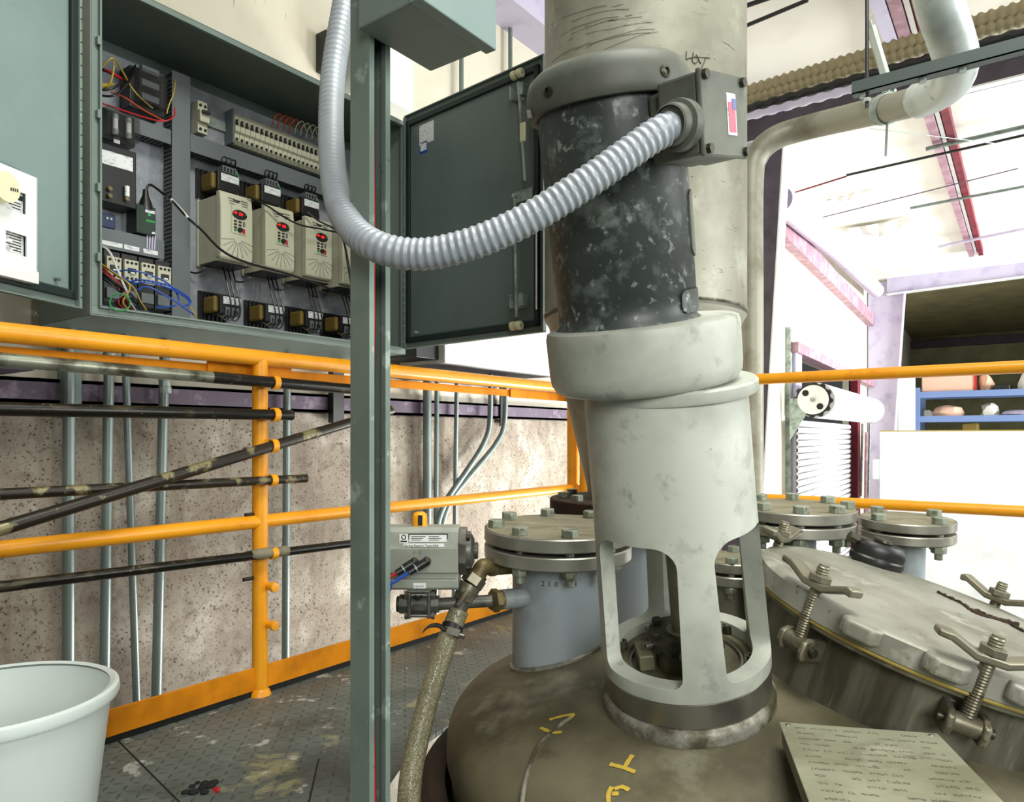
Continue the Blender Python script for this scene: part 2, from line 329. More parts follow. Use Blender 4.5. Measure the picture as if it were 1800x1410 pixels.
# platform floor with a round opening for the vessel
def floor_plate():
    mb = MB(); R = .80; n = 72; x0, x1, y0, y1 = -2.02, 2.6, -1.6, 3.22
    inner = [V((VC.x + R * math.cos(2 * PI * i / n), VC.y + R * math.sin(2 * PI * i / n), 0)) for i in range(n)]
    outer = []
    for i in range(n):
        a = 2 * PI * i / n; d = V((math.cos(a), math.sin(a), 0)); t = 1e9
        if d.x > 1e-9: t = min(t, (x1 - VC.x) / d.x)
        if d.x < -1e-9: t = min(t, (x0 - VC.x) / d.x)
        if d.y > 1e-9: t = min(t, (y1 - VC.y) / d.y)
        if d.y < -1e-9: t = min(t, (y0 - VC.y) / d.y)
        outer.append(V((VC.x, VC.y, 0)) + d * t)
    cor = [V((x1, y1, 0)), V((x0, y1, 0)), V((x0, y0, 0)), V((x1, y0, 0))]
    ca = [math.atan2(c.y - VC.y, c.x - VC.x) % (2 * PI) for c in cor]
    for i in range(n):
        j = (i + 1) % n; a = 2 * PI * i / n; b = 2 * PI * (i + 1) / n
        mid = [c for c, t in zip(cor, ca) if a < t < b]
        top = [inner[i], outer[i]] + mid + [outer[j], inner[j]]
        bot = [p - V((0, 0, .012)) for p in top]; k = len(top)
        mb.add(top, [tuple(range(k))]); mb.add(bot, [tuple(range(k))[::-1]])
        mb.add([inner[i], inner[j], inner[j] - V((0, 0, .012)), inner[i] - V((0, 0, .012))], [(0, 1, 2, 3)])
    for a, b in zip(cor, cor[1:] + cor[:1]): mb.add([a, b, b - V((0, 0, .012)), a - V((0, 0, .012))], [(0, 1, 2, 3)])
    return struct(mb.build('floor', m_['checker'], origin=(0, 0, 0), smooth=0))
floor_plate()
# plate seam lines
for i, (a, b) in enumerate([(PH(205, 1300, 0), PH(330, 1425, 0)), (PH(560, 1335, 0), PH(540, 1425, 0))]):
    d = (b - a).normalized(); s = V((-d.y, d.x, 0)) * .002
    mb = MB(); mb.add([a - s, b - s, b + s, a + s], [(0, 1, 2, 3)]); o = mb.build('trim_%d' % (20 + i), m_['dark'], smooth=0, origin=a); o.location.z = .0008; struct(o)
o = MB().bx((-40, -8, GZ - .1), (30, 40, GZ)).build('floor', m_['ground'], smooth=0); struct(o)
WX = -2.6
def farx(Y): return -2.60 if Y <= 7.0 else -2.36 - .065 * (Y - 7.0)
def wallbox(name, z0, z1, mat, x=0.0, th=.12, Y0=-2.5, Y1=7.0):
    return struct(MB().bx((WX - th + x, Y0, z0), (WX + x, Y1, z1)).build(name, mat, smooth=0))
wallbox('wall_left', GZ, .90, m_['conc'])
wallbox('wall_left', .90, 3.9, m_['cream'], x=-.02)
# sill channel on the concrete and the horizontal girt above
def channel(name, za, zb, x1, mat, Y0=-2.5, Y1=7.0):
    mb = MB(); mb.bx((WX - .02, Y0, za), (x1, Y1, za + .012)); mb.bx((WX - .02, Y0, zb - .012), (x1, Y1, zb)); mb.bx((x1 - .012, Y0, za), (x1, Y1, zb))
    return struct(mb.build(name, mat, smooth=0))
channel('trim_1', .905, .985, WX + .02, m_['purple'])
struct(MB().bx((WX - .02, -2.5, 3.22), (WX + .20, 7, 3.235)).bx((WX + .19, -2.5, 3.235), (WX + .20, 7, 3.42)).build('trim_2', m_['lavender'], smooth=0))
# far stretch of the same wall, a shade out of line
def farbox(name, z0, z1, mat, dx0, dx1, Y0, Y1):
    mb = MB(); v = []
    for Y in (Y0, Y1):
        for X in (farx(Y + 1e-6) + dx0, farx(Y + 1e-6) + dx1):
            for z in ((z0, z1) if isinstance(z0, (int, float)) else (z0[0 if Y == Y0 else 1], z1[0 if Y == Y0 else 1])): v.append(V((X, Y, z)))
    mb.add(v, [(0, 1, 3, 2), (4, 6, 7, 5), (0, 4, 5, 1), (2, 3, 7, 6), (0, 2, 6, 4), (1, 5, 7, 3)])
    return struct(mb.build(name, mat, smooth=0))
DY0, DY1, DZ = 9.0, 13.4, 1.78       # roller door opening
farbox('wall_left', GZ, 3.9, m_['cream'], -.12, 0, 7.0, DY0 - .02)
farbox('wall_left', GZ, 3.9, m_['cream'], -.12, 0, DY1 + .02, 26)
farbox('wall_left', DZ, 3.9, m_['cream'], -.12, 0, DY0 - .02, DY1 + .02)
# upper girt with its red oxide face
farbox('trim_3', 2.96, 3.20, m_['pink'], -.02, .12, 7.0, 15.7)
# door header and jambs
farbox('trim_4', DZ - .02, DZ + .10, m_['pink'], -.02, .14, 8.6, 15.7)
farbox('trim_5', GZ, DZ, m_['magenta'], -.02, .12, DY1 + .02, DY1 + .35)
farbox('trim_6', GZ, DZ, m_['lavender'], -.02, .10, DY0 - .35, DY0 - .02)
# roof sheet: pale over the middle bays, dim olive over the far bay for its shade
def roof():
    mb = MB(); random.seed(3); nx, ny = 40, 60; x0, x1, y0, y1 = -3.6, 9.0, -3.0, 15.9; g_ = []
    for j in range(ny + 1):
        row = []
        for i in range(nx + 1):
            X = x0 + (x1 - x0) * i / nx; Y = y0 + (y1 - y0) * j / ny
            sag = .05 * math.sin(PI * ((Y % 1.26) / 1.26)) if 0 < j < ny else 0
            row.append(mb.bm.verts.new((X, Y, 3.87 - sag)))
        g_.append(row)
    for j in range(ny):
        for i in range(nx): mb.bm.faces.new((g_[j][i], g_[j][i + 1], g_[j + 1][i + 1], g_[j + 1][i]))
    o = mb.build('ceiling', m_['ceil'], smooth=60, origin=(0, 0, 3.87)); return struct(o)
roof()
struct(MB().bx((-4, 15.9, 3.9), (9, 26, 3.96)).build('ceiling', m_['olive'], smooth=0))
# hanging flaps of torn liner along the wall edge
for i, (a, b, c_) in enumerate([((1450, 352), (1535, 330), (1490, 348)), ((1478, 404), (1612, 382), (1545, 412))]):
    z = 3.80; p = [PH(a[0], a[1], z), PH(b[0], b[1], z), PH(c_[0], c_[1], z) - V((0, 0, .035))]
    mid = [p[0].lerp(p[1], t) for t in (0, .25, .5, .75, 1)]
    low = [p[0], p[0].lerp(p[2], .6), p[2], p[2].lerp(p[1], .5), p[1]]
    mb = MB()
    for k in range(4): mb.add([mid[k], mid[k + 1], low[k + 1] + V((0, 0, .001)), low[k]], [(0, 1, 2, 3)])
    o = mb.build('torn_liner_flap', m_['ceil'], solid=.006); tag(o, ['small flap of torn ceiling liner hanging near the steel column', 'larger flap of torn ceiling liner hanging beyond the small flap'][i], 'insulation')
struct(MB().bx((-4, 26, GZ), (9, 26.2, 3.95)).build('wall_back', m_['olivewall'], smooth=0))
for z in (1.95, 2.75, 3.55): struct(MB().bx((-3.6, 25.8, z), (9, 26, z + .22)).build('trim_7', m_['darkpurple'], smooth=0))
# ---- steel frames
def steel_column(Y, xin_top, xin_bot, ztop, label, mat, fl):
    t = thing('steel_column', label, 'steel column', (farx(Y), Y, GZ))
    xw = farx(Y) + .02
    mb = MB(); M = frame(V((0, Y - .006, 0)), (0, 1, 0), (1, 0, 0))   # local x = world x, local y = -z
    mb.prism([(xw, -GZ), (xin_bot, -GZ), (xin_top, -ztop), (xw, -ztop)], M, .012); mb.build('web', mat, t, smooth=0)
    mb = MB(); d = V((xin_top - xin_bot, 0, ztop - GZ)).normalized(); nrm = V((d.z, 0, -d.x))
    a = V((xin_bot, Y, GZ)); b = V((xin_top, Y, ztop)); hw = V((0, .10, 0)); k = nrm * .014
    mb.add([a - hw, a + hw, b + hw, b - hw, a - hw + k, a + hw + k, b + hw + k, b - hw + k], [(0, 1, 2, 3), (4, 5, 6, 7), (0, 1, 5, 4), (1, 2, 6, 5), (2, 3, 7, 6), (3, 0, 4, 7)])
    mb.build('inner_flange', fl, t, smooth=0)
    return t
def rafter(Y, xa, za, xb, zb, dep, label, mat, fl):
    t = thing('steel_rafter', label, 'steel beam', (xa, Y, za))
    mb = MB(); M = frame(V((0, Y - .006, 0)), (0, 1, 0), (1, 0, 0))
    mb.prism([(xa, -za), (xb, -zb), (xb, -zb - dep), (xa, -za - dep)], M, .012); mb.build('web', mat, t, smooth=0)
    for nm, dz, m2 in (('lower_flange', 0, fl), ('upper_flange', dep, mat)):
        mb = MB(); a = V((xa, Y, za + dz)); b = V((xb, Y, zb + dz)); hw = V((0, .09, 0)); k = V((0, 0, .014))
        mb.add([a - hw, a + hw, b + hw, b - hw, a - hw + k, a + hw + k, b + hw + k, b - hw + k], [(0, 1, 2, 3), (4, 5, 6, 7), (0, 1, 5, 4), (1, 2, 6, 5), (2, 3, 7, 6), (3, 0, 4, 7)]); mb.build(nm, m2, t, smooth=0)
    return t
a = PY(1380, 275, 6.9); b = PY(1345, 870, 6.9); sl = (a.x - b.x) / (a.z - b.z)
steel_column(6.9, a.x + sl * (3.5 - a.z), b.x + sl * (GZ - b.z), 3.5, 'tapered dark steel column with an inner flange coloured white for the light on it', m_['darkpurple'], m_['whitepaint'])  # white flange colour stands for the light catching its edge
a = PY(1590, 512, 15.6); b = PY(1574, 740, 15.6); sl = (a.x - b.x) / (a.z - b.z)
steel_column(15.6, a.x + sl * (3.8 - a.z), b.x + sl * (GZ - b.z), 3.8, 'tapered lavender steel column beside the roller door', m_['lavender'], m_['lavender'])
pa = PY(1300, 262, 6.85); pb = PY(1800, 137, 6.85); rafter(6.85, pa.x, pa.z, pb.x + 3.0, pb.z, .32, 'dark purple steel rafter above the horizontal vent pipe', m_['darkpurple'], m_['whitepaint'])
pa = PY(1590, 516, 15.5); pb = PY(1800, 487, 15.5); rafter(15.5, pa.x - .3, pa.z, pb.x + 3.5, pb.z + .1, .42, 'pale lavender steel rafter at the end of the white ceiling', m_['lavender'], m_['whitepaint'])
# the red roof purlin pair and the pale strips between them, running the length of the hall
zt = 3.74
a = PH(1545, -40, zt); b = PH(1703, 452, zt); d = (b - a)
t = thing('roof_purlin', 'long red oxide roof purlin pair crossing the white ceiling', 'steel beam', a)
side = V((d.y, -d.x, 0)).normalized()
def purl(name, o0, o1, mat, dz=0.0):
    mb = MB(); mb.add([a + side * o0 + V((0, 0, dz)), a + side * o1 + V((0, 0, dz)), b + side * o1 + V((0, 0, dz)), b + side * o0 + V((0, 0, dz))] + [a + side * o0 + V((0, 0, dz + .10)), a + side * o1 + V((0, 0, dz + .10)), b + side * o1 + V((0, 0, dz + .10)), b + side * o0 + V((0, 0, dz + .10))],
        [(0, 1, 2, 3), (4, 5, 6, 7), (0, 1, 5, 4), (1, 2, 6, 5), (2, 3, 7, 6), (3, 0, 4, 7)]); mb.build(name, mat, t, smooth=0)
purl('pink_web', .0, .075, m_['pink']); purl('pale_strip', .085, .12, m_['whitepaint'], .02); purl('red_web', .135, .20, m_['magenta'])
mb = MB(); mb.add([a - side * .10, a - side * .01, a.lerp(b, .16) - side * .01, a.lerp(b, .16) - side * .10] + [a - side * .10 + V((0, 0, .08)), a - side * .01 + V((0, 0, .08)), a.lerp(b, .16) - side * .01 + V((0, 0, .08)), a.lerp(b, .16) - side * .10 + V((0, 0, .08))],
    [(0, 1, 2, 3), (4, 5, 6, 7), (0, 1, 5, 4), (1, 2, 6, 5), (2, 3, 7, 6), (3, 0, 4, 7)]); mb.build('lavender_strip', m_['lavender'], t, smooth=0)
# thin pipes and rods crossing under the far ceiling
def ceil_line(name, p0, p1, r, mat, label, cat, z=3.70):
    return tag(MB().cyl(PH(*p0, z), PH(*p1, z), r, n=8).build(name, mat), label, cat)
ceil_line('sprinkler_pipe', (1628, 262), (1830, 216), .022, m_['emt'], 'grey sprinkler pipe crossing under the red roof purlin', 'pipe')
ceil_line('brace_rod', (1488, 308), (1830, 231), .014, m_['black'], 'dark brace rod just behind the grey sprinkler pipe', 'rod', 3.68)
ceil_line('conduit_run', (1600, 366), (1830, 322), .018, m_['emt'], 'grey conduit run at mid depth of the white ceiling', 'conduit')
ceil_line('conduit_run', (1650, 434), (1830, 396), .022, m_['lavender'], 'pale conduit run near the far lavender rafter', 'conduit')
ceil_line('tie_rod', (1398, 338), (1488, 310), .010, m_['magenta'], 'thin red tie rod near the wall end of the ceiling', 'rod', 3.72)
ceil_line('tie_rod', (1446, 382), (1790, 296), .007, m_['purple'], 'thin purple tie rod behind the dark brace rod', 'rod', 3.72)
ceil_line('cable_wire', (1530, 226), (1830, 262), .005, m_['emt'], 'thin steel wire slanting across the white ceiling', 'wire', 3.66)
ceil_line('purlin_rod', (1300, 14), (1400, -20), .016, m_['black'], 'short black rod under the near ceiling, uppermost of two', 'rod', 3.72)
ceil_line('purlin_rod', (1300, 50), (1420, 0), .014, m_['black'], 'black rod under the near ceiling, lower of two', 'rod', 3.70)
# eave pipe along the far wall
pts = [V((farx(Y) + .22, Y, z)) for Y, z in ((7.3, 3.13), (11, 3.38), (15.1, 3.55))]
tag(MB().tube(pts, .13, n=20).build('eave_pipe', m_['lavender']), 'long lavender pipe along the eave of the far wall', 'pipe')
# white rain pipes by the lavender column
for (u0, v0, u1, v1, X_) in ((1514, 498, 1510, 870, -2.62), (1588, 470, 1586, 520, -2.2)):
    pass
pa = PY(1513, 500, 15.0); pb = PY(1506, 880, 15.0)
tag(MB().cyl(pa, pb, .03, n=10).build('drop_conduit', m_['whitepaint']), 'white drop conduit beside the lavender column', 'conduit')
pa = PY(1391, 575, 8.6); pb = PY(1383, 875, 8.6)
tag(MB().bx((pb.x - .03, 8.57, GZ), (pa.x, 8.63, pa.z)).build('door_guide_post', m_['galv'], smooth=0), 'slim galvanised guide post at the near edge of the roller door', 'post')
# ================================================================ roller door, rack, white container in the far bay
def roller_door():
    t = thing('roller_door', 'white slatted roller door with a covered coil on the far wall', 'roller door', (farx(11), 11, GZ))
    dx = lambda Y: farx(Y) + .16
    ya, yb = PX(1392, 760, dx(9.2)).y, PX(1494, 760, dx(12.0)).y
    zt = .98; pitch = .075; n = int((zt - GZ) / pitch); mb = MB()
    prof = []
    for k in range(n + 1):
        z = zt - k * pitch; prof += [(0, z), (.022, z - pitch * .3), (.022, z - pitch * .7), (0, z - pitch * .98)]
    A = [mb.bm.verts.new((dx(ya) + p[0], ya, p[1])) for p in prof]; B = [mb.bm.verts.new((dx(yb) + p[0], yb, p[1])) for p in prof]
    for k in range(len(prof) - 1): mb.bm.faces.new((A[k], A[k + 1], B[k + 1], B[k]))
    mb.build('curtain', m_['whitepaint'], t, smooth=20, solid=.01)
    # coil under its hood: axis runs along the wall from the chain wheel to the far bracket
    c0 = PX(1430, 703, dx(9.6) + .25); c1 = PX(1530, 722, dx(13) + .25)
    ax = c1 - c0; R = .20
    MB().cyl(c0 + ax * .03, c1, R, R * 1.0, n=28).build('hood', m_['whitepaint'], t)
    F = frame(c0 - ax.normalized() * .03, ax)
    wheel = MB(); k = 12
    pr = []
    for i in range(k * 4):
        a_ = 2 * PI * i / (k * 4); r = .205 if (i % 4) in (0, 1) else .18; pr.append((r * math.cos(a_), r * math.sin(a_)))
    wheel.prism(pr, F, .03); w_ = wheel.build('chain_wheel', m_['black'], t, smooth=0)
    face = MB(); F2 = frame(c0 - ax.normalized() * .045, ax); face.lathe([(0, 0), (.16, 0), (.165, .03)], F2, 28); fc = face.build('wheel_face', m_['whitepaint'], t)
    for hx, hy in ((.075, .075), (-.075, -.075)):
        hb = MB(); hb.lathe([(0, -.004), (.035, -.004), (.035, .002)], frame(F2 @ V((hx, hy, 0)), ax), 14); hb.build('wheel_hole', m_['dark'], fc)
    hb = MB(); hb.lathe([(0, -.03), (.025, -.03), (.025, .0)], F2, 14); hb.build('hub_nut', m_['galv'], fc)
    # triangular bracket from the guide post
    p = PX(1390, 705, dx(9.2)); qd = c0 - ax.normalized() * .02
    br = MB(); poly = [V((p.x - .02, qd.y, qd.z + .02)), V((qd.x, qd.y, qd.z + .02)), V((qd.x, qd.y, qd.z - .04)), V((p.x - .02, qd.y, qd.z - .45))]
    br.add(poly + [v + V((0, -.02, 0)) for v in poly], [(0, 1, 2, 3), (7, 6, 5, 4), (0, 1, 5, 4), (1, 2, 6, 5), (2, 3, 7, 6), (3, 0, 4, 7)]); br.build('bracket', m_['galv'], t, smooth=0)
    # hand chains at the far end
    for u in (1516, 1529):
        a_ = PY(u, 745, 13.7); b_ = PY(u - 3, 872, 13.7); mb = MB(); nn = 40
        for i in range(nn):
            c_ = a_.lerp(b_, (i + .5) / nn); mb.sphere(c_, .022, 6, 4, (1, 1, 1.2))
        o = mb.build('hand_chain', m_['galv'], t)
roller_door()
# vertical pipes between the door and the lavender column
for i, (u, X_, mat, r) in enumerate([(1540, 14.4, m_['pink'], .03)]):
    a_ = PY(u - 17, 760, X_); b_ = PY(u - 20, 878, X_)
    tag(MB().cyl(a_, V((b_.x, b_.y, GZ)), r, n=10).build('riser_pipe', mat), 'slim pink riser pipe beside the door hand chains', 'pipe')
# white container in front of the rack
def container():
    Y = 12.0; a_ = PY(1546, 757, Y); b_ = PY(1542, 878, Y)
    x0 = a_.x; x1 = 3.4; z0, z1 = b_.z, a_.z
    t = thing('storage_container', 'large plain white storage container standing before the shelving rack', 'container', ((x0 + x1) / 2, Y + .6, GZ))
    MB().bx((x0, Y, z0), (x1, Y + 1.6, z1)).build('body', m_['whitepaint'], t, smooth=0, bev=.02)
    MB().bx((x0, Y - .006, z1 - .014), (x1, Y + .01, z1 + .002)).build('top_edge_trim', m_['gold'], t, smooth=0)
    MB().bx((x0 + .1, Y + .05, GZ), (x1 - .1, Y + 1.5, z0)).build('plinth', m_['ground'], t, smooth=0)
    MB().bx((x0 - .10, Y + .02, z0 + .30), (x0, Y + .12, z0 + .60)).build('side_lamp', m_['whitepaint'], t, smooth=0, bev=.02)
container()
def rack():
    Y = 16.6; zs = [PY(1700, 692, Y).z, PY(1700, 736, Y).z, PY(1700, 775, Y).z]; x0 = PY(1612, 700, Y).x; x1 = x0 + 5.0
    t = thing('shelving_rack', 'blue grey steel shelving rack behind the white container', 'shelving rack', (x0 + 1.2, Y + .4, GZ))
    top = PY(1612, 682, Y).z
    for x in (x0, x1):
        for y in (Y, Y + .8): MB().bx((x - .05, y - .04, GZ), (x + .05, y + .04, top)).build('upright', m_['bluegrey'], t, smooth=0)
    for z in zs:
        for y in (Y, Y + .8): MB().bx((x0 + .05, y - .03, z - .06), (x1 - .05, y + .03, z + .06)).build('beam', m_['bluegrey'], t, smooth=0)
        MB().bx((x0 + .05, Y + .03, z + .02), (x1 - .05, Y + .77, z + .05)).build('shelf', m_['dark'], t, smooth=0)
    def item(name, u0, v0, u1, v1, mat, label, cat, k, dep=.5, bev=.02, kind='box'):
        a_ = PY(u0, v0, Y + .1); b_ = PY(u1, v1, Y + .1); z0 = zs[k] + .052
        if kind == 'box': mb = MB().bx((a_.x, Y + .08, z0), (b_.x, Y + .08 + dep, a_.z))
        else:
            mb = MB(); random.seed(int(u0)); c_ = V(((a_.x + b_.x) / 2, Y + .35, z0)); rx = abs(b_.x - a_.x) / 2; h_ = a_.z - z0
            mb.lathe([(rx * .9, 0), (rx, h_ * .35), (rx * .8, h_ * .8), (rx * .3, h_), (0, h_ * .95)], Matrix.Translation(c_), 12, sy=.3 / max(rx, .01) if rx > .3 else 1)
            for v in mb.bm.verts: v.co += V((random.uniform(-.04, .04), random.uniform(-.02, .02), random.uniform(-.015, .0)))
            for v in mb.bm.verts: v.co.z = max(v.co.z, z0)
        return tag(mb.build(name, mat, bev=bev if kind == 'box' else 0), label, cat)
    bx_ = item('cardboard_box', 1620, 652, 1712, 690, m_['cardboard'], 'big peach cardboard box on the top shelf of the rack', 'box', 0)
    a_ = PY(1712, 652, Y + .07); b_ = PY(1717, 690, Y + .07)
    MB().bx((a_.x, Y + .07, zs[0] + .055), (b_.x, Y + .075, a_.z - .01)).build('red_stripe', m_['red'], bx_, smooth=0)
    item('paper_sack', 1720, 655, 1745, 692, m_['cardboard'], 'pale paper sack leaning beside the peach cardboard box', 'sack', 0, kind='bag')
    item('black_tray', 1748, 676, 1776, 688, m_['black'], 'flat black tray on the top shelf past the paper sack', 'tray', 0)
    item('white_drum', 1790, 650, 1830, 686, m_['white'], 'rounded white drum at the end of the top shelf', 'drum', 0, kind='bag')
    item('plastic_bag', 1622, 720, 1634, 732, m_['white'], 'small white bag beside the rack upright', 'bag', 1, kind='bag')
    item('rag_heap', 1638, 712, 1692, 732, m_['cardboard'], 'heap of pinkish rags on the middle shelf', 'rags', 1, kind='bag')
    item('plastic_bag', 1722, 708, 1756, 732, m_['whitewire'], 'crumpled clear plastic bag on the middle shelf', 'bag', 1, kind='bag')
    item('cloth_roll', 1757, 720, 1815, 732, m_['lavender'], 'pale cloth roll at the end of the middle shelf', 'cloth', 1, kind='bag')
    item('yellow_box', 1691, 744, 1719, 758, m_['copper'], 'small mustard box on the lowest visible shelf', 'box', 2)
rack()
pa = PY(1583, 664, 16.2)
tag(MB().lathe([(.26, 0), (.26, pa.z - GZ), (.2, pa.z - GZ + .1), (0, pa.z - GZ + .12)], Matrix.Translation(V((pa.x, 16.2, GZ))), 20).build('white_tank', m_['whitepaint']), 'pale upright tank behind the lavender column', 'tank')
# ================================================================ pipes, cables and hangers under the near ceiling
P0 = [(1321, 1000, 3.45), (1321, 560, 3.45), (1321, 330, 3.45), (1330, 275, 3.45), (1362, 243, 3.42), (1420, 224, 3.35), (1520, 200, 3.05), (1610, 178, 2.75), (1665, 150, 2.55), (1682, 115, 2.42), (1672, 70, 2.32), (1652, 10, 2.25), (1636, -60, 2.2)]
pts = [PZ(*p) for p in P0]
top3 = [pts[0], pts[1], pts[2]]
path = resample(spline(pts, 10), .03)
n_ = len(path); k1 = int(n_ * .80)
t = thing('vent_pipe', 'large grey vent pipe rising behind the mixer and bending along the ceiling', 'pipe', pts[0])
MB().tube(path, .055, n=24).build('pipe_run', m_['greypipe'], t)
MB().tube(path[k1:], .066, n=24).build('jacket', m_['ductwhite'], t)
# cable tray bundles along the hall
def crossing(v_a, Y): return PY(1300, v_a, Y)
def cable_run(name, v0, v1, Y, r, mat, label, cat, ripple=0.0, pitch=.05):
    a_ = PY(1296, v0, Y); b_ = PY(1830, v1, Y); L = (b_ - a_).length; st = pitch / 4 if ripple else .2
    pts_ = resample([a_, b_], st); rr = [r + (ripple * (0, 1, 1, 0)[i % 4] if ripple else 0) for i in range(len(pts_))]
    return tag(MB().tube(pts_, rr, n=10).build(name, mat, smooth=50), label, cat)
cable_run('armoured_cable', 168, 6, 5.5, .045, m_['armour'], 'tan armoured cable, uppermost of the ceiling cable run', 'cable', .012, .055)
cable_run('armoured_cable', 182, 24, 5.5, .036, m_['armour'], 'tan armoured cable, second from the top of the run', 'cable', .012, .05)
cable_run('bundled_cable', 197, 50, 5.45, .030, m_['black'], 'black bundled cable with clips under the tan cables', 'cable', .008, .11)
cable_run('bundled_cable', 210, 68, 5.40, .024, m_['lavender'], 'blue grey bundled cable, lowest of the ceiling run', 'cable', .008, .11)
# trapeze strut, threaded rod, slotted angle and clamp
a_ = PZ(1497, 166, 2.40); b_ = PY(1830, 75, a_.y); b_ = V((b_.x, a_.y, a_.z))
t = thing('trapeze_strut', 'dark strut channel carrying the vent pipe below the ceiling', 'strut', a_)
mb = MB(); mb.bx((a_.x, a_.y, a_.z), (b_.x + .3, a_.y + .041, a_.z + .004)); mb.bx((a_.x, a_.y, a_.z), (b_.x + .3, a_.y + .003, a_.z + .041)); mb.bx((a_.x, a_.y + .038, a_.z), (b_.x + .3, a_.y + .041, a_.z + .041)); mb.build('channel', flat('dark zinc strut', '#4c5654', .45, .4), t, smooth=0)
for u in (1515, 1620, 1690):
    p = PY(u, 168 - (u - 1497) * .27, a_.y); MB().hexa(V((p.x, a_.y + .02, a_.z - .012)), (0, 0, 1), .012, .012).build('nut', m_['galv'], t, smooth=0)
p = PY(1524, 120, a_.y + .02)
t2 = thing('hanger_rod', 'dark threaded rod hanging the end of the strut channel', 'rod', (p.x, p.y, a_.z - .05))
MB().cyl((p.x, p.y, a_.z - .05), (p.x, p.y, 3.80), .006, n=8).build('rod', m_['black'], t2); MB().hexa((p.x, p.y, a_.z - .03), (0, 0, 1), .013, .012).build('nut', m_['galv'], t2, smooth=0)
a2 = PZ(1530, 45, 2.62); b2 = PZ(1562, 152, 2.58); mb = MB(); F = frame(a2, b2 - a2, RT); L = (b2 - a2).length
mb.box((0, 0, L / 2), (.035, .004, L), F); mb.box((-.0155, .016, L / 2), (.004, .034, L), F)
t3 = thing('slotted_angle', 'pale slotted angle bracing the strut channel', 'bracket', a2); mb.build('angle', m_['ductwhite'], t3, smooth=0)
mb = MB()
for i in range(11): mb.box((.004, -.0025, L * (i + .5) / 11), (.008, .002, L / 24), F)
mb.build('slot', m_['dark'], t3, smooth=0)['kind'] = 'stuff'
p = PZ(1553, 196, 2.93); t4 = thing('pipe_clamp', 'steel pipe clamp with white nuts round the vent pipe', 'clamp', p)
i0 = min(range(len(path)), key=lambda i: (path[i] - p).length); tg = (path[i0 + 1] - path[i0 - 1])
F = frame(path[i0], tg, UP)
MB().lathe([(.056, -.02), (.061, -.02), (.061, .02), (.056, .02), (.056, -.02)], F, 28).build('band', m_['galv'], t4)
for s in (-1, 1):
    MB().box((.066, s * .012, 0), (.03, .006, .04), F).build('lug', m_['galv'], t4, smooth=0); MB().hexa(F @ V((.068, s * .015, 0)), F.to_3x3() @ V((0, s, 0)), .010, .012).build('nut', m_['white'], t4, smooth=0)
MB().cyl(F @ V((.06, 0, 0)), V((path[i0].x, path[i0].y, a_.z)), .005, n=8).build('clamp_rod', m_['galv'], t4)
# ================================================================ electrical cabinet on the left wall
XF, XB, XR = -2.20, -2.45, -2.555         # front rim, mounting panel, back of the box
CY0, CY1, CZ0, CZ1 = .945, 2.20, 1.148, 2.13
def pz(u, v, X): p = PX(u, v, X); return p.y, p.z
cabt = thing('electrical_cabinet', 'large open grey green electrical cabinet full of drives and wiring', 'electrical cabinet', ((XF + XR) / 2, (CY0 + CY1) / 2, CZ0))
mb = MB(); th = .003
mb.bx((XR, CY0, CZ0), (XR + th, CY1, CZ1))
for y in (CY0, CY1): mb.bx((XR, y - th / 2, CZ0), (XF, y + th / 2, CZ1))
for z in (CZ0, CZ1): mb.bx((XR, CY0, z - th / 2), (XF, CY1, z + th / 2))
mb.build('enclosure_body', m_['cab'], cabt, smooth=0)
mb = MB(); e = .026                        # front rim with its raised lip
for (ya, yb, za, zb) in ((CY0 + .002, CY0 + e, CZ0 + e, CZ1 - e), (CY1 - e, CY1 - .002, CZ0 + e, CZ1 - e), (CY0 + .002, CY1 - .002, CZ0 + .002, CZ0 + e), (CY0 + .002, CY1 - .002, CZ1 - e, CZ1 - .002)): mb.bx((XF - .004, ya, za), (XF + .0005, yb, zb))
for (ya, yb, za, zb) in ((CY0 + e - .006, CY0 + e, CZ0 + e, CZ1 - e), (CY1 - e, CY1 - e + .006, CZ0 + e, CZ1 - e), (CY0 + e - .006, CY1 - e + .006, CZ0 + e - .006, CZ0 + e), (CY0 + e - .006, CY1 - e + .006, CZ1 - e, CZ1 - e + .006)): mb.bx((XF - .003, ya, za), (XF + .012, yb, zb))
mb.build('front_rim', m_['cab'], cabt, smooth=0, bev=.0015)
ZPT = PX(333, 150, XB).z
MB().bx((XB - .004, CY0 + .03, CZ0 + .03), (XB - .001, CY1 - .03, ZPT)).build('back_panel', m_['panel'], cabt, smooth=0)
for y in (CY0 + .08, CY1 - .08):
    for z in (CZ0 + .07, ZPT - .04): MB().cyl((XR, y, z), (XB - .004, y, z), .008).build('panel_stud', m_['galv'], cabt)
for z in (1.30, 1.50, 1.71, 1.92): MB().bx((XF - .001, CY0 + .012, z), (XF + .016, CY0 + .022, z + .025)).build('door_clip', m_['cab'], cabt, smooth=0, bev=.002)
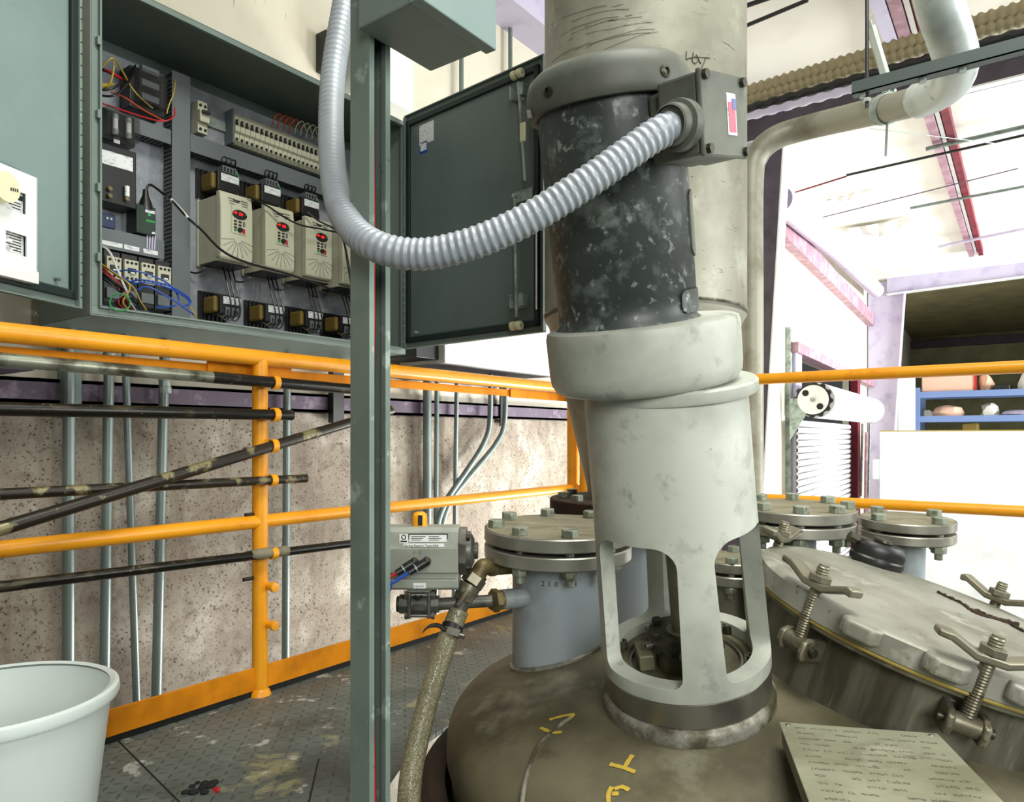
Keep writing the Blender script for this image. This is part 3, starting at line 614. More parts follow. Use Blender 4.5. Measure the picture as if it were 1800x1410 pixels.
# wire ducts on the panel: lid in front, slotted sides
def wire_duct(y0, y1, z0, z1, d=.06, vert=False):
    mb = MB(); mb.bx((XB, y0, z0), (XB + d - .004, y1, z1)); o = mb.build('wire_duct', m_['black'], cabt, smooth=0)
    MB().bx((XB + d - .004, y0 - .003, z0 - .003), (XB + d, y1 + .003, z1 + .003)).build('duct_cover', m_['duct'], o, smooth=0)
    mb = MB()
    if vert:
        for i in range(int((z1 - z0) / .014)):
            z = z0 + .014 * i
            for y in (y0 - .001, y1 + .001): mb.box((XB + d / 2, y, z + .004), (d - .012, .003, .007))
    else:
        for i in range(int((y1 - y0) / .014)):
            y = y0 + .014 * i
            for z in (z0 - .001, z1 + .001): mb.box((XB + d / 2, y + .004, z), (d - .012, .007, .003))
    f = mb.build('duct_finger', m_['duct'], o, smooth=0); f['kind'] = 'stuff'
    return o
XD = XB + .06
ya, _ = pz(304, 300, XD); yb, _ = pz(333, 300, XD)
DV0, DV1 = ya, yb
wire_duct(ya, yb, CZ0 + .05, ZPT - .005, vert=True)
y0, za = pz(334, 236, XD); _, zb = pz(334, 264, XD); wire_duct(DV1 + .005, CY1 - .05, zb, za)
y0, za = pz(239, 209, XD); _, zb = pz(239, 232, XD); y1, _ = pz(299, 228, XD); wire_duct(y0 - .12, y1, zb, za)
y0, za = pz(170, 399, XD); _, zb = pz(170, 431, XD); y1, _ = pz(287, 425, XD); wire_duct(CY0 + .04, y1, zb, za)
LY0 = (y0, y1, zb)
for i, u in enumerate((176, 204, 234, 267)):
    y, z = pz(u, 434 + i * 5.3, XD + .001); MB().bx((XD, y - .028, zb + .006), (XD + .001, y + .020, zb + .020)).build('duct_label', m_['label'], cabt, smooth=0)
# ---- doors
def cab_door(name, hinge, d, L, label, inner, lit):
    # hinge: foot of the hinge line; d: direction away from the hinge; inner face looks along nrm
    d = V(d).normalized(); nrm = UP.cross(d) if lit else d.cross(UP)
    H = CZ1 - CZ0 - .01; F = Matrix.Identity(4)
    for i in range(3): F[i][0] = d[i]; F[i][1] = nrm[i]; F[i][2] = UP[i]; F[i][3] = hinge[i]
    t = thing(name, label, 'cabinet door', Matrix.Translation(V(hinge)))
    MB().bx((0.018, -.004, 0), (L, 0, H), F).build('outer_skin', m_['cab'], t, smooth=0)
    mb = MB()
    for (a_, b_) in (((.018, 0, 0), (L, .014, .004)), ((.018, 0, H - .004), (L, .014, H)), ((.018, 0, 0), (.022, .014, H)), ((L - .004, 0, 0), (L, .014, H))): mb.bx(a_, b_, F)
    mb.build('turned_edge', m_['cab'], t, smooth=0)
    mb = MB(); g0, g1 = .024, .046
    for (a_, b_) in (((g0, 0, g0), (L - g0, .012, g1)), ((g0, 0, H - g1), (L - g0, .012, H - g0)), ((g0, 0, g0), (g1, .012, H - g0)), ((L - g1, 0, g0), (L - g0, .012, H - g0))): mb.bx(a_, b_, F)
    mb.build('gasket', m_['gasket'], t, smooth=0, bev=.003)
    MB().bx((g1 + .004, 0, g1 + .004), (L - g1 - .004, .002, H - g1 - .004), F).build('inner_panel', inner, t, smooth=0)
    hb = MB(); n = 30
    for i in range(n): hb.cyl(F @ V((0.008, .004, H * (i + .06) / n)), F @ V((0.008, .004, H * (i + .94) / n)), .0055, n=10)
    hb.bx((.008, -.003, 0), (.022, .001, H), F); hb.build('piano_hinge', m_['strut'], t, smooth=40)
    return t, F, H
hl = PX(143, 545, -2.188); hl.z = 1.155
LD, LF, LH = cab_door('cabinet_door', hl, (.425, -.905, 0), .53, 'pale open cabinet door with a white document holder inside', m_['door_in'], True)
hr = PX(710, 613, -2.188); hr.z = 1.165
RD, RF, RH = cab_door('cabinet_door', hr, (.997, -.085, 0), .765, 'shaded dark open cabinet door with latch rods and white rollers', m_['door_shaded'], False)
# screw studs
def inplane(F, u, v, h=0.0):       # point of a pixel on a door's inner plane, in that door's own coordinates
    n = F.col[1].to_3d(); o = F.col[3].to_3d() + n * h; r = ray(u, v); t_ = n.dot(o - V((0, 0, EYE))) / n.dot(r)
    return F.inverted() @ (V((0, 0, EYE)) + r * t_)
for F, T, (u, v) in ((LF, LD, (95, 490)), (RF, RD, (736, 585))):
    p = inplane(F, u, v); mb = MB(); mb.cyl(F @ V((p.x, 0, p.z)), F @ V((p.x, .022, p.z)), .004, n=10); mb.cyl(F @ V((p.x, .012, p.z)), F @ V((p.x, .018, p.z)), .007, n=6); mb.build('ground_stud', m_['galv'], T)
# stickers on the dark door
p = inplane(RF, 738, 222); q_ = inplane(RF, 763, 247)
s_ = MB().bx((p.x, .0022, q_.z), (q_.x, .003, p.z), RF).build('rating_sticker', m_['label'], RD, smooth=0)
p = inplane(RF, 739, 252); q_ = inplane(RF, 752, 267)
b_ = MB().bx((p.x, .0022, q_.z), (q_.x, .003, p.z), RF).build('blue_sticker', m_['blue'], RD, smooth=0)
MB().bx((p.x + .004, .003, q_.z + .01), (q_.x - .004, .0034, p.z - .008), RF).build('sticker_mark', m_['label'], b_, smooth=0)
# latch rods, guides and rollers
px_ = inplane(RF, 917, 560).x; pm = inplane(RF, 915, 352); pt = inplane(RF, 921, 135).z; pb_ = inplane(RF, 919, 574).z
def rod(z0, z1, x0, x1, nm):
    r_ = MB().tube([RF @ V((x0, .028, z0)), RF @ V((x1, .028, z1))], .006, 8).build(nm, m_['galv'], RD)
    return r_
rod(pb_ + .03, pm.z, px_, px_ - .01, 'latch_rod'); rod(pm.z + .05, pt - .03, px_ + .04, px_ + .01, 'latch_rod')
for z, x in ((pb_, px_), (pt, px_ + .005)):
    for s in (-1, 1):
        MB().cyl(RF @ V((x + s * .014 - .008, .030, z)), RF @ V((x + s * .014 + .008, .030, z)), .016, n=20).build('roller', m_['ivory'], RD)
    MB().cyl(RF @ V((x - .024, .030, z)), RF @ V((x + .024, .030, z)), .004, n=8).build('roller_pin', m_['galv'], RD)
for z in (pb_ + .065, pt - .085):
    mb = MB(); mb.bx((px_ - .030, .002, z), (px_ + .034, .005, z + .05), RF); mb.bx((px_ - .030, .005, z), (px_ - .014, .032, z + .004), RF)
    mb.bx((px_ + .016, .005, z + .004), (px_ + .034, .034, z + .05), RF); mb.bx((px_ - .030, .005, z + .004), (px_ - .024, .034, z + .05), RF); mb.build('rod_guide', m_['galv'], RD, smooth=0, bev=.001)
mb = MB(); mb.bx((px_ - .02, .002, pm.z - .01), (px_ + .06, .012, pm.z + .03), RF); mb.cyl(RF @ V((px_ - .014, .012, pm.z + .012)), RF @ V((px_ - .014, .03, pm.z + .012)), .008); mb.build('latch_hub', m_['galv'], RD)
mb = MB(); mb.bx((px_ + .02, .026, pm.z + .19), (px_ + .045, .036, pm.z + .26), RF); mb.build('tape_wrap', m_['ivory'], RD, bev=.004)
mb = MB(); mb.cyl(RF @ V((px_ + .085, .02, pb_ + .05)), RF @ V((px_ + .085, .02, pm.z - .12)), .003, n=8); mb.build('wire_rod', m_['white'], RD)
# document holder on the pale door
a_ = inplane(LF, 66, 310, .03); b_ = inplane(LF, 68, 492, .03)
xr, zt, zb = a_.x, a_.z - .005, b_.z - .012
DH = thing('document_holder', 'white plastic document holder on the pale cabinet door', 'document holder', LF @ V((xr + .12, .002, zb)))
W = .30
def rect_panel(mb, x0, x1, z0, z1, holes, y0, y1, F):
    xs = sorted({x0, x1, *[h_[0] for h_ in holes], *[h_[1] for h_ in holes]}); zs = sorted({z0, z1, *[h_[2] for h_ in holes], *[h_[3] for h_ in holes]})
    for xa, xb in zip(xs, xs[1:]):
        for z_a, z_b in zip(zs, zs[1:]):
            cx, cz = (xa + xb) / 2, (z_a + z_b) / 2
            if not any(h_[0] < cx < h_[1] and h_[2] < cz < h_[3] for h_ in holes): mb.bx((xa, y0, z_a), (xb, y1, z_b), F)
hh = [inplane(LF, 28, 340, .03), inplane(LF, 46, 378, .03), inplane(LF, 22, 408, .03), inplane(LF, 47, 452, .03)]
holes = [(hh[1].x, hh[1].x + .055, hh[1].z, hh[0].z + .008), (hh[3].x, hh[3].x + .06, hh[3].z, hh[2].z)]
mb = MB(); rect_panel(mb, xr, xr + W, zb + .03, zt, holes, .026, .030, LF)
mb.bx((xr, .002, zb), (xr + W, .034, zb + .03), LF); mb.bx((xr, .002, zb), (xr + .004, .03, zt), LF)
mb.build('front_shell', m_['white'], DH, smooth=0)
for k, h_ in enumerate(holes):
    pg = MB().bx((h_[0] - .002, .018, h_[2] - .01), (h_[1] + .01, .019, h_[3] + .01), LF).build('paper_sheet', m_['label'], DH, smooth=0)
    if k == 0: MB().bx((h_[0], .0192, h_[2] + .034), (h_[1], .0196, h_[2] + .046), LF).build('green_band', m_['greenbox'], pg, smooth=0)
    mb = MB()
    for i in range(7 if k else 3): mb.bx((h_[0] + .006, .0192, h_[2] + .010 + i * .007), (h_[0] + .03 + .02 * ((i * 7) % 3) / 2, .0195, h_[2] + .013 + i * .007), LF)
    mb.build('print_line', m_['ink'], pg, smooth=0)['kind'] = 'stuff'
c_ = inplane(LF, -6, 330, .03)
TAPE = thing('tape_roll', 'cream adhesive dispenser lying on the document holder edge', 'tape roll', LF @ V((c_.x, .04, c_.z)))
MB().lathe([(.0, 0), (.036, 0), (.036, .03), (.0, .03)], frame(LF @ V((c_.x, .031, c_.z)), LF.col[1].to_3d()), 28).build('roll', m_['ivory'], TAPE)
mb = MB()
for i in range(4): mb.bx((c_.x - .03 + i * .006, .0612, c_.z - .004 - i * .0008), (c_.x - .026 + i * .006, .0615, c_.z + .004 - i * .0008), LF)
mb.build('roll_print', m_['ink'], TAPE, smooth=0)
# ---- drives
ZT, ZBt = pz(388, 332, XB + .157)[1], pz(386, 451, XB + .157)[1]
Y1 = pz(388, 332, XB + .157)[0]
def drive():
    F = Matrix.Translation(V((XB, Y1, ZBt))); t = thing('motor_drive', 'cream motor drive with a red display, closest to the wide upright wire duct', 'motor drive', F, 'motor drives in the cabinet')
    W_, H_, D_ = .125, ZT - ZBt, .157
    # housing profile seen from the side, wider at the foot, slightly bowed front
    mb = MB(); mb.bx((0.0, 0, -.012), (.012, W_, H_ - .008)); mb.bx((.012, .003, -.008), (D_ - .03, W_ - .003, H_ - .012)); o = mb.build('heat_sink_body', m_['cream_plastic'], t, smooth=0, bev=.003, world=False)
    mb = MB(); mb.bx((.02, .004, -.0125), (D_ - .02, W_ - .004, -.0085)); mb.build('terminal_tray', m_['black'], t, smooth=0, world=False)
    pr = [(D_ - .03, 0), (D_ - .012, 0), (D_ - .004, .004), (D_, .02), (D_, H_ - .05), (D_ - .006, H_ - .006), (D_ - .012, H_), (D_ - .03, H_)]
    mb = MB(); M = Matrix(((1, 0, 0, 0), (0, 0, 1, 0), (0, 1, 0, 0), (0, 0, 0, 1))); mb.prism(pr, M, W_); cv = mb.build('front_cover', m_['cream_plastic'], t, smooth=25, bev=.004, world=False)
    mb = MB()
    for i in range(4):
        for ya_, yb_ in ((.03, .055), (.078, .105)): mb.bx((D_ - .008 + .0062 - i * .0, ya_ + i * .002, H_ - .022 - i * .009), (D_ - .0008 + .0012, yb_, H_ - .0205 - i * .009))
    for i in range(9):
        a_ = PI * (1.06 + .11 * i * .98); mb.box((0, 0, 0), (.0012, .052, .0016), Matrix.Translation(V((D_ + .0002, .066 + .034 * math.cos(a_) * 1.15, .075 + .040 * math.sin(a_)))) @ Matrix.Rotation(a_, 4, 'X'))
    mb.build('cover_rib', m_['duct'], cv, smooth=0, world=False)['kind'] = 'stuff'
    mb = MB(); mb.text('INVERTER', .0105, Matrix.Translation(V((D_ - .0038, .047, H_ - .024))) @ Matrix(((0, 0, 1, 0), (1, 0, 0, 0), (0, 1, 0, 0), (0, 0, 0, 1))), .003) if False else mb.bx((D_ - .006, .05, H_ - .026), (D_ - .001, .076, H_ - .0225)).bx((D_ - .006, .055, H_ - .0315), (D_ - .0006, .071, H_ - .0285)); mb.build('model_mark', m_['black'], cv, smooth=0, world=False)
    kp = MB().bx((D_ - .002, .040, .092), (D_ + .003, .100, .186)).build('keypad', m_['cream_plastic'], t, smooth=0, bev=.002, world=False)
    mb = MB(); mb.lathe([(0, 0), (.028, 0), (.028, .003), (0, .003)], Matrix.Translation(V((D_ + .003, .070, .160))) @ Matrix(((0, 0, 1, 0), (1, 0, 0, 0), (0, 1, 0, 0), (0, 0, 0, 1))), 28, sy=.58); mb.build('display_window', m_['black'], kp, world=False)
    TM = lambda y, z: Matrix.Translation(V((D_ + .0062, y, z))) @ Matrix(((0, 0, 1, 0), (1, 0, 0, 0), (0, 1, 0, 0), (0, 0, 0, 1)))
    mb = MB(); mb.box((D_ + .0066, .0545, .1645), (.001, .006, .007)); mb.box((D_ + .0066, .0465, .1625), (.001, .004, .004)); mb.text('00', .016, TM(.0655, .157), .0008)
    mb.build('red_digit', m_['led'], kp, smooth=0, world=False); MB().box((D_ + .0066, .0915, .163), (.001, .003, .003)).build('run_lamp', m_['ledg'], kp, smooth=0, world=False)
    for r_ in range(3):
        for c in range(2): MB().bx((D_ + .003, .0485 + c * .018, .132 - r_ * .011), (D_ + .005, .059 + c * .018, .138 - r_ * .011)).build('key', m_['black'], kp, smooth=0, world=False)
    MB().bx((D_ + .003, .083, .122), (D_ + .005, .091, .139)).build('grey_key', m_['duct'], kp, smooth=0, world=False)
    MB().bx((D_ + .003, .0485, .1), (D_ + .005, .059, .107)).build('green_key', m_['green'], kp, smooth=0, world=False)
    MB().bx((D_ + .003, .083, .097), (D_ + .005, .091, .114)).build('red_key', m_['red'], kp, smooth=0, world=False)
    mb = MB(); mb.lathe([(0, 0), (.009, 0), (.008, .008), (0, .008)], Matrix.Translation(V((D_ + .003, .071, .107))) @ Matrix(((0, 0, 1, 0), (1, 0, 0, 0), (0, 1, 0, 0), (0, 0, 0, 1))), 18); mb.build('dial', m_['black'], kp, world=False)
    return t
d0 = drive()
for k, lb in ((1, 'cream motor drive with a red display, second from the wide upright wire duct'), (2, 'cream motor drive with a red display, third from the wide upright wire duct'), (3, 'cream motor drive mostly hidden behind the strut post')):
    dup(d0, Matrix.Translation(V((XB, Y1 + .1785 * k, ZBt - .0005 * k))), lb)
# ---- reactors with black fins, coil, label and terminal block
def reactor(Y, Z, up, lb):
    t = thing('line_reactor', lb, 'reactor', Matrix.Translation(V((XB, Y, Z))), 'line reactors round the drives')
    W_ = .115
    mb = MB(); nf = 7
    for i in range(nf): mb.bx((0, .0 + i * W_ / nf, -.02), (.012, .009 + i * W_ / nf, .085))
    mb.build('slotted_bracket', m_['black'], t, smooth=0, world=False)
    MB().bx((.012, .012, .004), (.085, .032, .062)).build('coil', m_['copper'], t, smooth=0, bev=.008, world=False)
    MB().bx((.012, .030, .0), (.095, .112, .068)).build('core', m_['black'], t, smooth=0, bev=.003, world=False)
    z_ = .036 if up else .036
    lbm = MB().bx((.095, .042, z_), (.0962, .112, z_ + .026)).build('rating_label', m_['label'], t, smooth=0, world=False)
    za_ = .068 if up else -.004
    tb = MB().bx((.05, .05, za_), (.094, .104, za_ + .024) if up else (.099, .104, za_ + .03)).build('terminal_block', m_['duct'], t, smooth=0, bev=.002, world=False)
    mb = MB()
    for i in range(4): mb.bx((.094, .054 + i * .0125, za_ + .004), (.0955 if up else .1, .060 + i * .0125, za_ + .018))
    mb.build('terminal_slot', m_['dark'], tb, smooth=0, world=False)
    random.seed(int(Y * 1000))
    for i in range(3):
        y = .056 + .018 * i
        if up: pts_ = [(.08, y, .09), (.085, y - .004, .118), (.075, y + .02, .128), (.06, y + .028, .10), (.08, y + .032, .0), (.05, y + .02, -.05)]
        else: pts_ = [(.05, y + .005, .20), (.085, y + .008, .11), (.104, y + .01, .045), (.106, y + .008, .0), (.10, y - .006, -.022), (.09, y - .02, -.012)]
        MB().tube(spline(pts_, 6), .0026, 8).build('lead_wire', m_['blackshine'], t, world=False)
    if up: MB().tube(spline([(.08, .112, .09), (.085, .118, .06), (.07, .117, .0), (.05, .112, -.05)], 6), .0022, 8).build('earth_wire', m_['green'], t, world=False)
    else:
        MB().tube(spline([(.06, .03, .01), (.085, .04, -.012), (.095, .055, .0)], 6), .0018, 8).build('coil_lead', m_['copper'], t, world=False)
    return t
ups = [(343, 338, 'line reactor above the first drive'), (421, 358, 'line reactor above the second drive'), (493, 380, 'line reactor above the third drive')]
for i, (u, v, lb) in enumerate(ups):
    y, z = pz(u, v, XB); reactor(y, z, True, 'black ' + lb + ' with a green earth wire')
for i, (u, v, lb) in enumerate([(347, 553, 'beneath the first drive'), (428, 567, 'beneath the second drive'), (500, 576, 'beneath the third drive'), (562, 585, 'beside the strut post under the hidden drive')]):
    y, z = pz(u, v, XB); reactor(y, z, False, 'black line reactor with white label ' + lb)
# ---- terminal strip, breaker and their rail
Xt = XB + .06
y0, zt_ = pz(414, 192, Xt); _, zb_ = pz(414, 250, Xt); y1, _ = pz(562, 260, Xt)
y1 = y0 + .46; H_ = zt_ - zb_
TS = thing('terminal_strip', 'long row of pale grey terminal blocks on a rail', 'terminal strip', (XB, y0, zb_))
yr, zr = pz(372, 200, XB + .008)
MB().bx((XB, yr - .06, zb_ + H_ * .40), (XB + .008, y1 + .05, zb_ + H_ * .40 + .035)).build('mounting_rail', m_['galv'], TS, smooth=0)
nT = 22; p_ = (y1 - y0) / nT
term = None
for i in range(nT):
    y = y0 + i * p_
    if term is None:
        mb = MB(); pr = [(0.008, 0.004), (.04, 0.0), (.052, .012), (.052, H_ * .30), (.06, H_ * .36), (.06, H_ * .52), (.052, H_ * .56), (.052, H_ * .80), (.03, H_), (.008, H_)]
        M = Matrix(((1, 0, 0, XB), (0, 0, 1, y), (0, 1, 0, zb_), (0, 0, 0, 1))); mb.prism(pr, M, p_ * .90); term = mb.build('terminal', m_['duct'] if False else m_['cream_plastic'], TS, smooth=0)
        s_o = []
        for zz in (.14, .70): s_o.append(MB().lathe([(0, .004), (.0052, .004), (.0052, -.002)], frame(V((XB + .0515, y + p_ * .45, zb_ + H_ * zz)), (1, 0, 0)), 10).build('clamp_screw', m_['dark'], term, smooth=0))
        s_o.append(MB().bx((XB + .0525, y + p_ * .12, zb_ + H_ * .565), (XB + .054, y + p_ * .78, zb_ + H_ * .655)).build('marker_slot', m_['dark'], term, smooth=0)); t_o = term
    else:
        term = t_o.copy(); COL.objects.link(term); term.parent = TS; term.location = (0, i * p_, 0)
        for s_ in s_o: s2 = s_.copy(); COL.objects.link(s2); s2.parent = term
MB().bx((XB + .004, y0 - .008, zb_ - .002), (XB + .056, y0 - .0005, zt_ + .002)).build('end_plate', m_['duct'], TS, smooth=0)
ya_, zta = pz(352, 173, XB + .07); _, zba = pz(352, 230, XB + .07)
BR = thing('circuit_breaker', 'small two pole circuit breaker at the start of the rail', 'circuit breaker', (XB, ya_, zba))
MB().bx((XB + .008, ya_, zba), (XB + .055, ya_ + .036, zta)).bx((XB + .05, ya_, zba + (zta - zba) * .32), (XB + .07, ya_ + .036, zba + (zta - zba) * .7)).build('case', m_['cream_plastic'], BR, smooth=0, bev=.002)
MB().bx((XB + .07, ya_ + .004, zba + (zta - zba) * .56), (XB + .082, ya_ + .032, zba + (zta - zba) * .66)).build('toggle', m_['black'], BR, smooth=0, bev=.002)
for z_ in (.12, .86):
    for k in (0, 1): MB().lathe([(0, .003), (.005, .003), (.005, -.002)], frame(V((XB + .055, ya_ + .009 + .018 * k, zba + (zta - zba) * z_)), (1, 0, 0)), 10).build('screw', m_['dark'], BR)
# ---- left bay: relay, fuse block, power supply, modules, contactors
def cbox(name, u0, v0, u1, v1, d, mat, label, cat, x0=XB, bev=.003, part='case'):
    ya, za = pz(u0, v0, x0 + d); yb, _ = pz(u1, v0, x0 + d); _, zb2 = pz(u0, v1, x0 + d)
    t = thing(name, label, cat, (x0, ya, zb2)); MB().bx((x0, ya, zb2), (x0 + d, yb, za)).build(part, mat, t, smooth=0, bev=bev)
    return t, ya, yb, zb2, za
t, ya, yb, zb2, za = cbox('relay_module', 228, 113, 290, 186, .07, m_['black'], 'smoky black relay module under the cabinet top', 'relay')
mb = MB(); mb.bx((XB + .07, ya + .012, zb2 + .012), (XB + .11, yb - .012, za - .012)); mb.build('clear_cover', m_['smoke'], t, smooth=0, bev=.003)
for k in range(3): MB().bx((XB + .07, ya + .03, zb2 + .03 + k * .045), (XB + .09, yb - .03, zb2 + .05 + k * .045)).build('relay_coil', m_['duct'], t, smooth=0)
t, ya, yb, zb2, za = cbox('power_supply', 168, 246, 240, 350, .085, m_['black'], 'black control transformer with a white rating label', 'transformer')
hh_ = za - zb2
MB().bx((XB + .085, ya + .006, za - hh_ * .36), (XB + .0862, yb - .012, za - hh_ * .12)).build('rating_label', m_['label'], t, smooth=0)
for k, (fy, fz) in enumerate(((.30, .22), (.72, .12), (.72, .24), (.30, .10))):
    MB().cyl((XB + .08, ya + (yb - ya) * fy, zb2 + hh_ * fz), (XB + .10, ya + (yb - ya) * fy, zb2 + hh_ * fz), .007, n=8).build('terminal_screw', m_['brass'], t)
MB().cyl((XB + .096, ya + (yb - ya) * .72, zb2 + hh_ * .16), (XB + .096, ya + (yb - ya) * .72, zb2 + hh_ * .34), .007, n=10).build('glass_fuse', m_['white'], t)
PS = (ya, yb, zb2, za)
t, ya, yb, zb2, za = cbox('fuse_block', 176, 186, 238, 240, .06, m_['black'], 'fuse block with two clear fuses under a smoky cover', 'fuse block')
for fy in (.36, .74):
    yy = ya + (yb - ya) * fy; fo = MB().cyl((XB + .075, yy, zb2 + .018), (XB + .075, yy, za - .016), .008, n=12).build('fuse', m_['white'], t)
    for zz in (zb2 + .02, za - .03): MB().cyl((XB + .075, yy, zz), (XB + .075, yy, zz + .012), .0095, n=12).build('fuse_clip', m_['galv'], fo)
MB().bx((XB + .06, ya + .004, zb2 + .004), (XB + .10, yb - .004, za - .004)).build('clear_cover', m_['smoke'], t, smooth=0, bev=.003)
MB().bx((XB + .06, ya + .04, zb2 - .006), (XB + .063, yb - .05, zb2 + .006)).build('tag_strip', m_['label'], t, smooth=0)
t, ya, yb, zb2, za = cbox('blue_relay', 168, 370, 203, 396, .05, m_['bluebox'], 'small dark blue relay beside the green module', 'relay')
for k in (0, 1): MB().cyl((XB + .05, yb - .014 - .012 * k, zb2 + .03), (XB + .053, yb - .014 - .012 * k, zb2 + .03), .004, n=8).build('screw', m_['galv'], t)
for k in (0, 1): MB().tube([(XB + .045, yb - .016 - .012 * k, zb2), (XB + .045, yb - .018 - .012 * k, zb2 - .04)], .002, 6).build('lead_wire', m_['blackshine'], t)
t, ya, yb, zb2, za = cbox('network_module', 240, 357, 274, 408, .07, m_['greenbox'], 'dark green network module with a round cable plug', 'control module')
GM = (ya, yb, zb2, za)
MB().bx((XB + .07, ya + .03, zb2 + .042), (XB + .0712, yb - .004, zb2 + .049)).build('print_mark', m_['green'], t, smooth=0)
MB().lathe([(0, .0012), (.005, .0012), (.005, 0)], frame(V((XB + .07, yb - .022, zb2 + .066)), (1, 0, 0)), 12).build('round_mark', m_['ledg'], t)
MB().bx((XB + .07, ya + .028, za - .022), (XB + .0712, yb - .004, za - .012)).build('name_label', m_['label'], t, smooth=0)
MB().bx((XB + .07, ya + .05, zb2 + .006), (XB + .0712, yb - .004, zb2 + .012)).build('name_label', m_['label'], t, smooth=0)
mb = MB(); yp = ya + (yb - ya) * .62; mb.lathe([(.026, 0), (.018, .03), (.010, .05), (.008, .07), (0, .07)], Matrix.Translation(V((XB + .05, yp, za - .012))), 16); mb.build('cable_plug', m_['black'], t)
for k in range(4): MB().tube([(XB + .06, ya + .04 + k * .009, zb2 + .02), (XB + .062, ya + .038 + k * .008, zb2 - .045)], .0022, 6).build('lead_wire', m_['lavender'], t)
plug = V((XB + .05, yp, za + .055))
cont0 = None
lbc = ['closest to the cabinet edge', 'second from the cabinet edge', 'third from the cabinet edge', 'next to the upright duct']
y0c, z0c = pz(188, 449, XB + .07); _, z1c = pz(188, 488, XB + .07); pit = pz(276, 464, XB + .07)[0] - pz(247, 459, XB + .07)[0]
def contactor():
    t = thing('contactor', 'contactor under the labelled duct, ' + lbc[0], 'contactor', Matrix.Translation(V((XB, y0c, z1c))), 'contactors under the labelled duct')
    H = z0c - z1c; W_ = .045
    MB().bx((0, -.003, -.075), (.055, W_ + .003, H + .02)).build('base', m_['black'], t, smooth=0, bev=.002, world=False)
    MB().bx((.055, 0, 0), (.07, W_, H)).build('face', m_['cream_plastic'], t, smooth=0, bev=.002, world=False)
    MB().bx((.07, .009, H * .38), (.074, W_ - .009, H * .62)).build('actuator_window', m_['black'], t, smooth=0, bev=.002, world=False)
    MB().bx((.074, .016, H * .36), (.078, W_ - .016, H * .42)).build('slider', m_['white'], t, smooth=0, world=False)
    for zz in (.14, .86):
        for k in range(3): MB().lathe([(0, .0015), (.0045, .0015), (.0045, -.002)], Matrix.Translation(V((.07, .009 + .0135 * k, H * zz))) @ Matrix(((0, 0, 1, 0), (1, 0, 0, 0), (0, 1, 0, 0), (0, 0, 0, 1))), 10).build('screw', m_['dark'], t, world=False)
    MB().bx((.055, .002, -.062), (.066, W_ - .002, -.028)).build('overload_face', m_['duct'], t, smooth=0, bev=.002, world=False)
    return t
cont0 = contactor()
for k in (1, 2, 3): dup(cont0, Matrix.Translation(V((XB, y0c + pit * k, z1c))), 'contactor under the labelled duct, ' + lbc[k])
# ---- wiring
def wire(pts_, r, mat, n=6, k=8): return MB().tube(spline(pts_, k), r, n)
def cw(*a): return [PX(u, v, XB + d) for u, v, d in a]
nc = thing('network_cable', 'black network cable with white sleeve crossing in front of the first drive', 'cable', plug)
pp = [plug, plug + V((0.01, .012, .02))] + cw((290, 343, .09), (300, 350, .14), (330, 383, .20), (352, 402, .225), (390, 440, .225), (432, 461, .215), (500, 480, .19), (560, 500, .17), (606, 519, .15), (640, 532, .14))
MB().tube(spline(pp, 8), .0042, 8).build('jacket', m_['blackshine'], nc)
MB().tube(spline(cw((301, 351, .142), (316, 367, .172), (331, 384, .201)), 6), .0056, 8).build('white_sleeve', m_['whitewire'], nc)
for i, (pp, lb) in enumerate([(cw((436, 345, .16), (470, 362, .17), (500, 382, .19), (530, 396, .2), (570, 404, .205), (600, 415, .2), (612, 460, .2), (620, 520, .2)), 'black cable drooping from the first drive over the second drive top'),
                              (cw((540, 372, .17), (560, 388, .19), (590, 404, .2), (604, 425, .2), (612, 470, .21), (622, 530, .21)), 'black cable running over the third drive towards the strut post')]):
    tag(MB().tube(spline(pp, 8), .0034, 8).build('control_cable', m_['blackshine']), lb, 'cable')
for i, (u, v) in enumerate([(334, 478), (413, 494), (483, 508), (548, 520)]):
    tag(MB().tube(spline(cw((u, v, .012), (u + 10, v + 2, .03), (u + 22, v - 2, .045), (u + 32, v - 13, .05)), 6), .0034, 8).build('earth_lead', m_['blackshine']),
        'short black earth lead hooked under the ' + ('first', 'second', 'third', 'hidden')[i] + ' drive', 'wire')
def bundle(name, label, cat, specs):
    t = thing(name, label, cat, specs[0][0][0])
    for pts_, r, mat in specs: MB().tube(spline(pts_, 8), r, 7).build('wire', mat, t)
    return t
